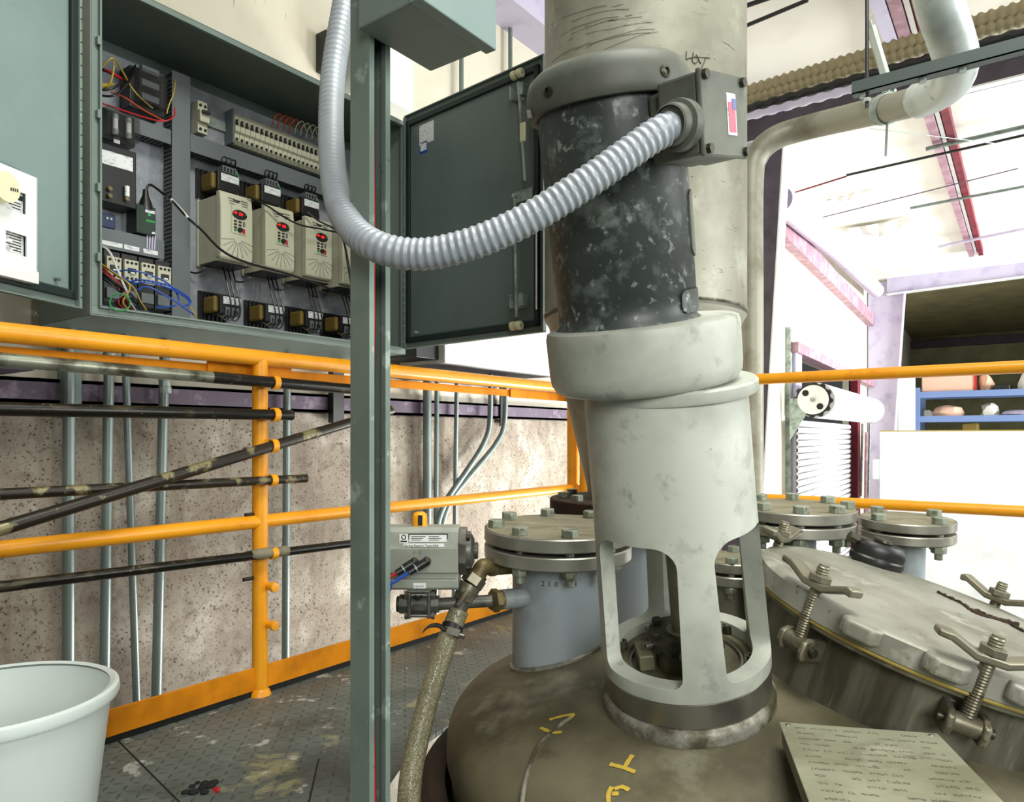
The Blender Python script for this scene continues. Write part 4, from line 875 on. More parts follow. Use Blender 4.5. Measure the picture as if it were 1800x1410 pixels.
bundle('wire_bundle', 'tangle of yellow, black and red wires in the upper corner of the cabinet', 'wires', [
    (cw((160, 140, .1), (185, 112, .14), (200, 103, .15), (215, 125, .12), (232, 155, .1), (250, 175, .1), (268, 190, .09)), .0028, m_['yellowwire']),
    (cw((166, 162, .08), (190, 152, .12), (199, 128, .13), (200, 108, .13)), .0028, m_['yellowwire']),
    (cw((160, 148, .11), (182, 150, .12), (198, 148, .1)), .0055, m_['yellowwire']),
    (cw((160, 120, .06), (185, 124, .1), (212, 137, .1), (230, 150, .07)), .005, m_['blackshine']),
    (cw((166, 166, .1), (200, 168, .13), (225, 145, .12), (238, 115, .08)), .0036, m_['blackshine']),
    (cw((160, 152, .09), (185, 158, .12), (210, 148, .12), (232, 120, .08)), .0036, m_['blackshine']),
    (cw((185, 122, .11), (200, 130, .12), (216, 140, .1)), .004, m_['red']),
    (cw((168, 178, .08), (210, 192, .1), (250, 205, .12), (285, 213, .14), (305, 205, .13), (307, 190, .09)), .0024, m_['red']),
    (cw((195, 162, .08), (220, 172, .1), (255, 195, .12), (290, 213, .14)), .0024, m_['orange']),
    (cw((309, 140, .08), (305, 165, .1), (297, 185, .1), (293, 200, .1)), .0022, m_['yellowwire'])])
bundle('wire_bundle', 'loops of blue wire lying over the lower contactors', 'wires', [
    (cw((200, 478, .08), (230, 475, .12), (265, 484, .14), (300, 502, .15), (314, 525, .14), (305, 538, .14), (275, 540, .16)), .0026, m_['blue']),
    (cw((222, 497, .1), (250, 492, .13), (290, 500, .15), (325, 518, .15), (335, 532, .14), (320, 540, .14)), .0028, m_['blue']),
    (cw((228, 500, .11), (260, 497, .14), (300, 508, .15), (330, 526, .15), (332, 538, .15)), .0028, m_['blue']),
    (cw((240, 510, .12), (262, 505, .14), (300, 525, .16), (330, 545, .17), (345, 556, .16)), .0030, m_['blue']),
    (cw((185, 470, .08), (205, 480, .1), (228, 495, .12)), .0026, m_['blue']),
    (cw((335, 540, .16), (342, 552, .17), (346, 560, .17)), .0028, m_['yellowwire'])])
random.seed(5)
sp = []
for i in range(13):
    mt = random.choice([m_['blackshine'], m_['blackshine'], m_['green'], m_['whitewire'], m_['red'], m_['blackshine'], m_['yellowwire']])
    a_, b2 = random.uniform(0, 26), random.uniform(-20, 26)
    sp.append((cw((150, 440 + a_, .08), (180 + i, 470 + a_ * .8, .12 + .004 * i), (205 + i * 2 + b2 * .2, 500 + a_ * .5, .14 + .004 * i), (222 + b2, 530, .14 + .004 * i), (232 + b2, 545, .13 + .004 * i)), .0024, mt))
bundle('wire_bundle', 'dark fan of mixed wires spilling down the cabinet edge', 'wires', sp)
tag(wire(cw((165, 428, .1), (190, 440, .15), (205, 470, .17), (215, 495, .18), (224, 515, .18)), .0036, None).build('white_cable', m_['whitewire']), 'white cable curving over the wire fan', 'cable')
c_ = PX(211, 532, XF + .03); F = frame(c_, (1, -.6, .1))
tag(MB().tube([F @ V((.026 * math.cos(a_ * PI / 12), .026 * math.sin(a_ * PI / 12), .002 * math.sin(a_))) for a_ in range(25)], .0022, 7).build('green_wire_loop', m_['green']), 'small loop of green wire hanging over the cabinet lip', 'wire')
sp = []
for i in range(9):
    u = 478 + i * 10; sp.append((cw((u, 222 + i * 3.2, .06), (u + 4, 208 + i * 3, .09), (u + 14, 200 + i * 3.4, .09), (u + 20, 216 + i * 3.6, .06)), .0022, m_['orange'] if i < 4 else m_['cream_plastic']))
bundle('wire_bundle', 'short brown and white wires looping above the terminal strip', 'wires', sp)
y, z = pz(300, 543, XB + .2)
tag(MB().bx((XB + .12, y - .05, CZ0 + .0265 - .022), (XB + .22, y + .06, CZ0 + .018)).build('paper_packet', m_['white'], smooth=0, bev=.002), 'flat white paper packet on the cabinet floor', 'paper')
# ---- things round the cabinet
struct_box = thing('junction_box', 'white junction box on the wall above the dark cabinet door', 'junction box', PX(705, 200, -2.5))
a_ = PX(640, 70, -2.46); b2 = PX(727, 198, -2.46)
MB().bx((-2.60, a_.y, b2.z), (-2.46, b2.y, b2.z + .26)).build('body', m_['white'], struct_box, smooth=0, bev=.003)
a_ = PX(782, 590, -2.30); b2 = PX(782, 638, -2.30)
wb = thing('wall_enclosure', 'white wall enclosure below the dark cabinet door', 'enclosure', (-2.45, a_.y, b2.z))
MB().bx((-2.60, a_.y, b2.z), (-2.30, a_.y + 1.0, b2.z + .32)).build('body', m_['white'], wb, smooth=0, bev=.004)
a_ = PX(732, 590, -2.34); b3 = PX(780, 630, -2.34)
tag(MB().bx((-2.58, a_.y, b3.z - .01), (-2.34, b3.y - .02, b3.z + .22)).build('enclosure_shade_box', m_['black'], smooth=0, bev=.003), 'black box standing in for the shaded side of the white wall enclosure', 'box')  # black block put in as the enclosure's shaded left side
struct(MB().bx((WX - .02, a_.y + .1, b2.z - .06), (-2.30, a_.y + 1.6, b2.z - .045)).build('trim_8', m_['purple'], smooth=0))
# bits on top of the cabinet
p = PX(548, 120, -2.3)
cl = thing('cable_gland', 'cluster of cable glands on the cabinet top', 'cable gland', (-2.3, p.y, CZ1))
for k in range(4): MB().lathe([(.014, 0), (.014, .02), (.010, .022), (.010, .04 + .01 * (k % 2)), (0, .04 + .01 * (k % 2))], Matrix.Translation(V((-2.30 - .03 * k, p.y - .03 + .026 * k, CZ1 + .0015))), 8).build('gland_nut', m_['strut'], cl, smooth=20)
p = PX(573, 119, -2.55); q_ = PX(606, 77, -2.55); tag(MB().bx((-2.62, p.y, p.z), (-2.55, q_.y, q_.z + .02)).build('switch_box', m_['black'], smooth=0, bev=.003), 'small black switch box on the wall behind the flexible conduit', 'box')
for z in (1.25, 2.03):
    for y in (CY0 + .1, CY1 - .1):
        o = MB().bx((WX - .001, y - .02, z - .02), (XR, y + .02, z + .02)).build('mounting_foot', m_['cab'], cabt, smooth=0)
# ================================================================ guard rail, stored pipes, conduits, bucket, strut post
RX = -1.97; RY = 3.17
gr = thing('guard_rail', 'safety orange pipe guard rail with kick plate round the platform', 'guard rail', (RX, 1.35, 0))
ZTOP, ZMID = 1.043, .536
def rail(p0, p1, r, nm): return MB().cyl(p0, p1, r, n=20).build(nm, m_['yellow'], gr)
rail((RX, -1.4, ZTOP), (RX, RY, ZTOP), .0245, 'top_rail'); rail((RX, -1.4, ZMID), (RX, RY - .02, ZMID), .021, 'mid_rail')
rail((RX, RY, ZTOP + .005), (2.5, RY, ZTOP + .005), .0235, 'top_rail'); rail((RX + .02, RY, ZMID - .005), (2.5, RY, ZMID - .005), .021, 'mid_rail')
post_p = PX(457, 900, RX); PYY = post_p.y
posts = []
for (x, y) in ((RX, PYY), (RX, RY), (RX + .075, RY), (RX, PYY - 1.7), (1.9, RY)):
    r_ = .0235 if (x, y) == (RX, PYY) else .030
    posts.append(MB().lathe([(0, 0.0), (r_, .0), (r_, ZTOP), (0, ZTOP)], Matrix.Translation(V((x, y, .0))), 20).build('post', m_['yellow'], gr))
MB().lathe([(.034, .0), (.030, .012), (.0235, .02)], Matrix.Translation(V((RX, PYY, 0))), 20).build('weld_foot', m_['yellow'], gr)
MB().bx((RX - .004, -1.4, .018), (RX + .004, RY, .088)).build('kick_plate', m_['yellowflat'], gr, smooth=0, bev=.001)
MB().bx((RX, RY - .004, .018), (2.5, RY + .004, .088)).build('kick_plate', m_['yellowflat'], gr, smooth=0, bev=.001)
MB().bx((RX - .004, -1.4, .0), (RX + .002, RY, .02)).build('kick_gap_shade', m_['dark'], gr, smooth=0)  # black strip stands in for the shade of the gap under the plate
# flat bar behind the top rail with splice pieces
zb_ = .985
MB().bx((RX - .045, -1.4, zb_), (RX - .037, RY, zb_ + .030)).build('flat_bar', m_['yellowflat'], gr, smooth=0, bev=.001)
y0 = PX(365, 640, RX - .03).y; y1 = PX(512, 655, RX - .03).y
MB().bx((RX - .037, y0, zb_ - .004), (RX - .028, y1, zb_ + .040)).build('splice_plate', m_['yellowflat'], gr, smooth=0, bev=.001)
y0 = PX(897, 700, RX - .03).y
MB().bx((RX - .037, y0, zb_ - .006), (RX - .028, RY, zb_ + .034)).build('splice_plate', m_['yellowflat'], gr, smooth=0, bev=.001)
# hooks on the post and the pipes that lie in them
HX = RX + .046
hook_px = [(483, 670), (483, 733), (480, 789), (479, 843), (480, 970)]
def hook(y, z, r, pipe=True):
    M = frame(V((HX, y, z)), (0, 1, 0), (1, 0, 0)); mb = MB()
    prof = []
    for i in range(13):
        a_ = math.radians(-125 + 20 * i) ; prof.append(((r + .001) * math.cos(a_), (r + .001) * math.sin(a_)))
    out = [(x * (r + .005) / (r + .001), y_ * (r + .005) / (r + .001)) for x, y_ in prof]
    mb.prism(prof + out[::-1], M, .020)
    mb.bx((RX + .01, y, z - .006), (HX - r - .0008, y + .02, z + .006))
    return mb.build('pipe_hook', m_['yellow'], gr, smooth=40)
rads = [.0165, .0165, .0165, .0135, .0135]
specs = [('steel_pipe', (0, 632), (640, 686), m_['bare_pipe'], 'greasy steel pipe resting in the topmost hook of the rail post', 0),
         ('steel_pipe', (0, 719), (513, 730), m_['black_pipe'], 'black pipe in the second hook, its end past the post', 0),
         ('steel_pipe', (0, 930), (640, 738), m_['rusty_pipe'], 'scaled brown pipe slanting up across the other stored pipes', 1),
         ('steel_pipe', (0, 869), (538, 841), m_['rusty_pipe'], 'thin brown pipe crossing behind the slanting pipe', 0),
         ('steel_pipe', (0, 1032), (640, 953), m_['black_pipe'], 'thin black pipe below the orange mid rail', 1)]
for k, (nm, a_, b_, mt, lb, past) in enumerate(specs):
    yy, zz = [(p.y, p.z) for p in [PX(*hook_px[k], HX)]][0]
    dy = .10
    A = PX(*a_, HX + (.05 if k == 2 else 0)); B = PX(*b_, HX)
    if k == 2:
        hk = PX(480, 784, HX); B = hk + (hk - A).normalized() * .55
    d = (A - B).normalized(); A = A + d * .45; B = B - d * (.12 if past and k != 2 else 0)
    t = thing(nm, lb, 'pipe', A.lerp(B, .5))
    L = (B - A).length
    MB().cyl(A, B, rads[k], n=18).build('pipe_body', mt, t)
    if not past: MB().lathe([(0, .0005), (rads[k] * .75, .0005), (rads[k] * .75, -.001)], frame(B, B - A), 14).build('pipe_bore', m_['dark'], t)
    if k == 0:
        g0 = PX(372, 664, HX); MB().tube([A.lerp(B, (g0 - A).length / L), B], rads[k] + .0008, 18).build('dark_sleeve', m_['black_pipe'], t)  # black sleeve over the far stretch of the pipe
    if k == 4:
        c_ = PX(457, 974, HX); s_ = PX(440, 976, HX); e_ = PX(505, 968, HX)
        MB().tube([s_, s_.lerp(e_, .3), s_.lerp(e_, .7), e_], [rads[k] * 1.1, rads[k] * 1.25, rads[k] * 1.15, rads[k] * 1.2], 14).build('tape_wrap', m_['dusty'], t)
    tt = (yy - A.y) / (B.y - A.y); pc = A.lerp(B, tt)
    hook(yy - .010, pc.z, rads[k])
for (u, v) in ((474, 1033), (474, 1101)):
    p = PX(u, v, HX); z = p.z; M = frame(V((RX + .02, p.y, z)), (1, 0, 0))
    mb = MB(); mb.cyl((RX - .045, p.y + .012, z), (RX + .05, p.y + .012, z), .012, n=14); mb.lathe([(0, 0), (.016, 0), (.014, .01), (0, .012)], frame(V((RX + .048, p.y + .012, z)), (1, 0, 0)), 16); mb.build('peg', m_['yellow'], gr)
for (u, v) in ((437, 790), (437, 843), (438, 905), (438, 972), (435, 1018)):
    p = PX(u, v, RX); MB().cyl((RX, p.y + .02, p.z), (RX, p.y - .014, p.z), .006, n=8).build('rear_pin', m_['darkbolt'], gr)
# conduits on the concrete
CX = WX + .055
cond = [((122, 585), (120, 1245), .0185, 'galvanised wall conduit beside the unistrut upright'), ((192, 625), (184, 1200), .0165, 'galvanised wall conduit, second from the unistrut upright'),
        ((219, 600), (239, 1270), .0125, 'thin leaning wall conduit, third from the unistrut upright'), ((290, 620), (276, 1240), .0175, 'wall conduit with a compression coupling under the cabinet'),
        ((505, 650), (502, 1180), .0155, 'wall conduit behind the orange rail post'), ((751, 660), (751, 960), .022, 'thick wall conduit past the strut post'),
        ((768, 655), (766, 960), .0125, 'thin wall conduit next to the thick one'), ((803, 665), (799, 960), .0125, 'thin wall conduit crossed by two bent conduits')]
for i, (a_, b_, r, lb) in enumerate(cond):
    A = PX(*a_, CX); B = PX(*b_, CX)
    if i not in (0, 1): A.z = max(A.z, 1.148 if i < 5 else A.z)
    if i in (0, 2, 4): A.z = 1.155
    if i in (1,): A.z = 1.09
    d = (B - A).normalized(); B = B + d * .35; B.z = max(B.z, -.35)
    t = thing('wall_conduit', lb, 'conduit', A)
    MB().cyl(A, B, r, n=14).build('tube', m_['emt'], t)
    if i in (1, 3, 5):
        c_ = A if i == 1 else (PX(290, 675, CX) if i == 3 else PX(752, 668, CX))
        mb = MB(); D = Matrix.Translation(c_)
        mb.lathe([(r, -.035), (r * 1.25, -.033), (r * 1.25, -.012), (r * 1.1, -.01), (r * 1.1, .01), (r * 1.35, .012), (r * 1.35, .03), (r, .035)], D, 14); mb.build('coupling', m_['galv'], t)
for pts_, lb in (([(862, 640), (861, 740), (850, 780), (822, 825), (792, 868), (782, 885)], 'bent wall conduit, first of the pair sweeping down'),
             ([(888, 650), (887, 740), (873, 778), (838, 822), (800, 868), (790, 885)], 'bent wall conduit, second of the pair sweeping down')):
    pp = [PX(u, v, CX + .02) for u, v in pts_]; q0 = pp[-1]; pp += [q0 + V((0, -.06, -.12)), q0 + V((0, -.08, -.35))]
    t = thing('wall_conduit', lb, 'conduit', pp[0]); MB().tube(spline(pp, 8), .0155, 12).build('tube', m_['emt'], t)
for u, v0, v1, r, lb in ((897, -30, 330, .013, 'grey conduit running up the cream wall by the vent column'), (811, 60, 330, .013, 'grey conduit on the cream wall below the hanging box')):
    A = PX(u, v0, WX + .02); B = PX(u, v1, WX + .02); tag(MB().cyl(A, B, r, n=12).build('wall_conduit', m_['emt']), lb, 'conduit')
# upright unistrut behind the first conduit, black brackets on the wall
p = PX(118, 600, WX); tag(MB().bx((WX, p.y - .03, .86), (WX + .035, p.y + .03, 1.146)).build('unistrut_upright', m_['strut'], smooth=0), 'short unistrut upright below the cabinet corner', 'strut')
p = PX(580, 690, WX); tag(MB().bx((WX + .025, p.y - .03, .86), (WX + .06, p.y + .03, 1.14)).build('unistrut_upright', m_['black'], smooth=0), 'short black upright below the cabinet near the strut post', 'strut')
p = PX(878, 700, WX); tag(MB().bx((WX + .022, p.y - .03, .86), (WX + .032, p.y + .03, 1.20)).build('unistrut_upright', m_['black'], smooth=0), 'narrow black upright between the two bent conduits', 'strut')
# rough shelf bracket and dark duct beneath the cabinet
p = PX(0, 640, WX + .3); q_ = PX(100, 655, WX + .1)
mb = MB(); A = V((WX, .30, 1.0)); B = V((WX, .92, 1.0)); mb.bx((WX, -.6, .99), (WX + .24, .86, 1.01)); tag(mb.build('dark_shelf', m_['darkpurple'], smooth=0), 'dark shelf on the wall under the pale cabinet door', 'shelf')
# ---- bucket
bc = C(-.850, 1.19, 0)
bt = thing('bucket', 'translucent white plastic bucket standing on the checker plate floor', 'bucket', bc)
F = Matrix.Translation(bc); zt = .375
MB().lathe([(0, .004), (.126, .004), (.130, .01), (.172, zt - .004), (.169, zt - .004), (.127, .014), (0, .012)], F, 64).build('bucket_wall', m_['bucket'], bt)
MB().lathe([(.168, zt - .018), (.181, zt - .018), (.1835, zt - .012), (.182, zt), (.176, zt + .003), (.168, zt)], F, 64).build('rim', m_['bucket'], bt)
# small black and red scrap on the floor
p = PH(350, 1385, 0); random.seed(4)
mb = MB()
for i in range(16):
    c_ = p + RT * random.uniform(-.03, .03) + FW * random.uniform(-.03, .03); mb.sphere(c_ + V((0, 0, .003)), random.uniform(.006, .013), 7, 5, (1, 1, .45))
sc_o = mb.build('grease_clump', m_['dark']); tag(sc_o, 'clump of black grease on the checker plate', 'dirt'); sc_o['kind'] = 'stuff'
pr = p + RT * .036 - FW * .01
tag(MB().tube(spline([pr, pr + V((.012, .006, .004)), pr + V((.02, -.004, .003))], 5), .004, 7).build('red_scrap', m_['red']), 'small red scrap beside the black grease clump', 'scrap')
# ---- strut post: open channel, slot towards the aisle
SP = C((651 - 900) / 1277 * 1.08, 1.08, 0); s = .0206
st = thing('strut_post', 'galvanised strut channel post with cables in its open slot', 'strut post', (SP.x, SP.y, 0))
x0, x1, y0, y1 = SP.x - s, SP.x + s, SP.y - s, SP.y + s; tk = .0026; zt = 2.6
mb = MB(); mb.bx((x0, y0, 0), (x1, y0 + tk, zt)); mb.bx((x0, y1 - tk, 0), (x1, y1, zt)); mb.bx((x0, y0 + tk, 0), (x0 + tk, y1 - tk, zt))
mb.bx((x1 - tk, y0 + tk, 0), (x1, y0 + .0095, zt)); mb.bx((x1 - tk, y1 - .0095, 0), (x1, y1 - tk, zt)); mb.bx((x1 - .009, y0 + .0075, 0), (x1 - tk, y0 + .0095, zt)); mb.bx((x1 - .009, y1 - .0095, 0), (x1 - tk, y1 - .0075, zt))
mb.build('channel', m_['strut'], st, smooth=0)
MB().box((SP.x, SP.y, .003), (.11, .11, .006)).build('base_plate', m_['strut'], st, smooth=0)
for mt, dx, dy, lb in ((m_['red'], .000, .004, 'red wire running down inside the strut post'), (m_['blackshine'], .0, -.002, 'thick black wire inside the strut post'), (m_['blue'], -.005, .005, 'blue wire inside the strut post')):
    pts_ = [V((SP.x + dx + .003 * math.sin(i * 1.3), SP.y + dy + .003 * math.sin(i * .9 + 1), .02 + i * .16)) for i in range(10)]
    tag(MB().tube(spline(pts_, 5), .0024 if mt is not m_['blackshine'] else .004, 7).build('strut_wire', mt), lb, 'wire')
# hanging box on the post
zb = 1.379; bx0, bx1 = x1, x1 + .128; by0 = PX(629, 48, x1).y; by1 = PX(757, 125, x1).y
bo = thing('junction_box', 'grey green junction box fixed to the top of the strut post', 'junction box', (bx0, (by0 + by1) / 2, zb))
MB().bx((bx0, by0, zb), (bx1 - .02, by1, zb + .28)).build('body', m_['cab'], bo, smooth=0, bev=.003)
MB().bx((bx1 - .02, by0 - .006, zb - .004), (bx1, by1 + .006, zb + .284)).build('cover', m_['door_in'], bo, smooth=0, bev=.002)
# ================================================================ vessel head
AZ = .352
VM = Matrix.Translation(V((VC.x, VC.y, 0)))
RC = 1.5
def dome_z(r): return AZ - (RC - math.sqrt(RC * RC - r * r)) if r < .61 else None
def domez(p):
    r = math.hypot(p.x - VC.x, p.y - VC.y); return dome_z(min(r, .605))
def domep(u, v, lift=0.0):           # where a pixel's ray meets the head
    r = ray(u, v).normalized(); o = V((VC.x, VC.y, AZ - RC)); e = V((0, 0, EYE)) - o; b = e.dot(r); c = e.dot(e) - (RC + lift) ** 2
    return V((0, 0, EYE)) + r * (-b - math.sqrt(max(0, b * b - c)))
ve = thing('vessel', 'grimy dished steel vessel head rising through the floor', 'vessel', (VC.x, VC.y, 0))
prof = [(0, AZ)] + [(r, dome_z(r)) for r in [i * .04 for i in range(1, 16)]]
r0 = .60; z0 = dome_z(r0); a0 = math.asin(r0 / RC); kr = .085
cx, cz = r0 - kr * math.sin(a0), z0 - kr * math.cos(a0)
for i in range(1, 9):
    a_ = a0 + (PI / 2 - a0) * i / 8; prof.append((cx + kr * math.sin(a_), cz + kr * math.cos(a_)))
RR = prof[-1][0]; ZK = prof[-1][1]
prof += [(RR, ZK - .03), (RR - .01, ZK - .05), (RR - .02, -.9)]
MB().lathe(prof, VM, 120).build('dished_head', m_['vessel'], ve, smooth=50)
MB().lathe([(RR + .004, -.6), (RR + .068, -.6), (RR + .07, .03), (RR + .060, .065), (RR + .040, .08), (RR + .004, .075)], VM, 96).build('jacket', m_['rust'], ve)
# ground seam and yellow paint strokes on the head
sm = [domep(u, v) for u, v in ((1003, 1262), (985, 1275), (960, 1297), (943, 1318), (930, 1350), (921, 1385), (915, 1440))]
MB().tube(resample(spline(sm, 8), .004), .004, 8).build('weld_seam', m_['weld'], ve)
def stroke(pxs, wd=.004):
    pts_ = resample(spline([domep(u, v) for u, v in pxs], 6), .004); mb = MB(); L_, R_ = [], []
    for i, p in enumerate(pts_):
        t = (pts_[min(i + 1, len(pts_) - 1)] - pts_[max(i - 1, 0)]).normalized(); n = (p - V((VC.x, VC.y, AZ - RC))).normalized(); s_ = t.cross(n) * wd * random.uniform(.7, 1.1); p = p + n * .0012
        L_.append(mb.bm.verts.new(p + s_)); R_.append(mb.bm.verts.new(p - s_))
    for i in range(len(L_) - 1): mb.bm.faces.new((L_[i], L_[i + 1], R_[i + 1], R_[i]))
    o = mb.build('paint_mark', m_['chalk'], ve, smooth=0); return o
random.seed(2)
for s_ in ([(966, 1266), (988, 1260), (1010, 1256)], [(1010, 1257), (990, 1272), (966, 1288)], [(950, 1280), (970, 1288), (988, 1288)], [(1072, 1344), (1095, 1350), (1117, 1358)], [(1112, 1328), (1104, 1340), (1098, 1350)], [(1080, 1388), (1094, 1384), (1106, 1390)], [(1076, 1384), (1070, 1396), (1070, 1412)], [(1076, 1396), (1088, 1396)]): stroke(s_)
# ---- flanged nozzles
def nozzle(name, label, cat, lat, dep, ztop, rf, rp, tf, gap, nb, cover=True, bolt=.012, matp=m_['nozzle'], lean=.055, ang0=.2, extra=None):
    n = (UP - FW * lean).normalized(); top = C(lat, dep, ztop); F = frame(top, n, RT)
    t = thing(name, label, cat, F)
    L = ztop - domez(top) + .12
    MB().lathe([(rp, -L), (rp, -2 * tf - gap + .002)], F, 48).build('pipe', matp, t)
    base = top - n * (L - .12)
    # fillet weld that follows the head
    ring = []
    for i in range(61):
        a_ = 2 * PI * i / 60; q_ = F @ V((rp * 1.012 * math.cos(a_), rp * 1.012 * math.sin(a_), 0)); d = V((q_.x, q_.y, 0)); ring.append(V((q_.x - n.x * (ztop - domez(q_)), q_.y - n.y * (ztop - domez(q_)), domez(q_) + .002)))
    MB().tube(ring, .006, 8, caps=False).build('weld_ring', m_['weld'], t)
    e = .0025
    MB().lathe([(rp * .8, -2 * tf - gap), (rf - e, -2 * tf - gap), (rf, -2 * tf - gap + e), (rf, -tf - gap - e), (rf - e, -tf - gap), (rp * .8, -tf - gap)], F, 72).build('lower_flange', m_['stainless'], t)
    MB().lathe([(0, -tf - gap), (rf * .74, -tf - gap), (rf * .74, -tf), (0, -tf)], F, 48).build('gasket', m_['dark'], t)
    if cover:
        c_ = MB().lathe([(0, -tf), (rf - e, -tf), (rf, -tf + e), (rf, -e), (rf - e, 0)], F, 72).build('blind_flange', m_['stainless'], t)
        MB().lathe([(0, .0004), (rf - .004, .0004), (rf - .004, -.002)], F, 72).build('dusty_top_face', m_['dusty'], t, smooth=20)
    rb = rf * .84
    for k in range(nb):
        a_ = ang0 + 2 * PI * k / nb; p = F @ V((rb * math.cos(a_), rb * math.sin(a_), .0004)); q_ = F @ V((rb * math.cos(a_), rb * math.sin(a_), -2 * tf - gap))
        mb = MB(); mb.hexa(p, n, bolt * 1.15, bolt * 1.05, a_ * 3.1); mb.cyl(q_ - n * bolt * 2.2, p, bolt * .6, n=10); mb.hexa(q_ - n * bolt * 1.15, n, bolt * 1.12, bolt * 1.1, a_ * 2.3)
        mb.build('bolt', m_['bolt'], t, smooth=20, bev=.0012)
    return t, F
NL = (.106, 1.685)
n1, NF = nozzle('flanged_nozzle', 'wide flanged nozzle with a grey blue pipe beside the mixer frame', 'nozzle', .106, 1.685, .592, .170, .105, .030, .009, 8, ang0=.12, bolt=.0165)
mb = MB()
F = NF @ Matrix.Translation(V((0, 0, -.030 * 2 - .009)))
for i, ch in enumerate('210 11'):
    a_ = -PI / 2 - .02 + (i - 2.5) * .14
    M = NF @ Matrix.Rotation(a_, 4, 'Z') @ Matrix.Translation(V((.1055, 0, -.115))) @ Matrix(((0, 0, 1, 0), (1, 0, 0, 0), (0, 1, 0, 0), (0, 0, 0, 1)))
    if ch != ' ': mb.text(ch, .016, M, .0004, 'CENTER')
mb.build('stamped_number', m_['ink'], n1, smooth=0)
mb = MB(); q_ = PZ(949, 985, 1.515)
n2, _ = nozzle('flanged_nozzle', 'wide flanged nozzle behind the hinged manway lid, next to the mixer', 'nozzle', (1400 - 900) / 1277 * 1.95, 1.95, .612, .150, .052, .028, .008, 8, ang0=.5, bolt=.0175)
n3, _ = nozzle('flanged_nozzle', 'small four bolt flanged nozzle past the black sight fitting', 'nozzle', (1594 - 900) / 1277 * 1.90, 1.90, .586, .114, .046, .024, .007, 4, ang0=.35, bolt=.016)
n4, _ = nozzle('flanged_nozzle', 'dark flanged nozzle seen through the mixer frame', 'nozzle', (1288 - 900) / 1277 * 1.74, 1.74, .510, .080, .050, .024, .007, 6, ang0=.2, bolt=.013, matp=m_['stainless'])
# ---- vent column with a conical reducer on its own flange
vd = 2.06; vl = (1131 - 900) / 1277 * vd; F = Matrix.Translation(C(vl, vd, 0)); zc = 1.13
vt = thing('vent_column', 'tall pale scratched vent column with a cone foot behind the mixer', 'vent column', C(vl, vd, .60))
rv = 347 / 2 / 1277 * vd
MB().lathe([(rv, zc), (rv, 3.86)], F, 72).build('column_pipe', m_['ventpipe'], vt)
MB().lathe([(.158, .626), (.158, .65), (rv - .012, zc - .02), (rv, zc), (rv, zc + .01)], F, 72).build('cone_reducer', m_['greypipe'], vt)
MB().tube([F @ V((rv * math.cos(2 * PI * i / 60), rv * math.sin(2 * PI * i / 60), zc + .012)) for i in range(61)], .004, 6, caps=False).build('weld_ring', m_['weld'], vt)
MB().lathe([(.15, .59), (.262, .59), (.265, .593), (.265, .623), (.262, .626), (.15, .626)], F, 64).build('flange', m_['rust'], vt)
MB().lathe([(.10, .555), (.255, .555), (.255, .583), (.10, .583)], F, 64).build('lower_flange', m_['stainless'], vt)
for k in range(12):
    a_ = .1 + 2 * PI * k / 12; p = F @ V((.225 * math.cos(a_), .225 * math.sin(a_), .626)); mb = MB(); mb.hexa(p, UP, .017, .016, a_); mb.cyl(p - UP * .1, p, .009, n=8); mb.hexa(p - UP * .088, UP, .017, .015); mb.build('bolt', m_['bolt'], vt, smooth=20, bev=.001)
MB().lathe([(.14, -.05), (.14, .556)], F, 40).build('nozzle_pipe', m_['nozzle'], vt)
def oncol(u, v):
    r = ray(u, v); o = V((0, 0, EYE)) - V((C(vl, vd, 0).x, C(vl, vd, 0).y, 0)); a_ = r.x ** 2 + r.y ** 2; b_ = o.x * r.x + o.y * r.y; c_ = o.x ** 2 + o.y ** 2 - (rv + .0012) ** 2
    return V((0, 0, EYE)) + r * ((-b_ - math.sqrt(max(0, b_ * b_ - a_ * c_))) / a_)
mb = MB()
for s_ in ([(1207, 90), (1206, 110), (1205, 122)], [(1205, 104), (1222, 100), (1248, 102)], [(1219, 92), (1217, 108), (1222, 112), (1228, 106), (1226, 98), (1218, 101)], [(1224, 96), (1232, 112), (1228, 104)], [(1242, 100), (1232, 124)]):
    mb.tube([oncol(*q_) for q_ in s_], .0011, 5)
mb.build('scribbled_mark', m_['ink'], vt)['kind'] = 'stuff'
random.seed(12); mb = MB()
for k in range(12):
    u0 = random.uniform(965, 1060); v0 = random.uniform(10, 130); L_ = random.uniform(60, 170)
    mb.tube([oncol(u0 + L_ * t_, v0 - 55 * t_ + 22 * t_ * t_ + random.uniform(-2, 2)) for t_ in (0, .25, .5, .75, 1)], .0004, 4)
mb.build('scratch', m_['ink'], vt)['kind'] = 'stuff'
# ================================================================ mixer
B0 = C(.318, 1.334, .392); AX = (RT * -.12 - FW * .20 + UP * .9724).normalized()
MF = frame(B0, AX, RT)               # x to the side, y away, z along the shaft
mx = thing('tank_mixer', 'tall tilted tank mixer with a dark motor on a pale slotted frame', 'mixer', MF)
def lat(v): return v
rb, rt = .150, .1365
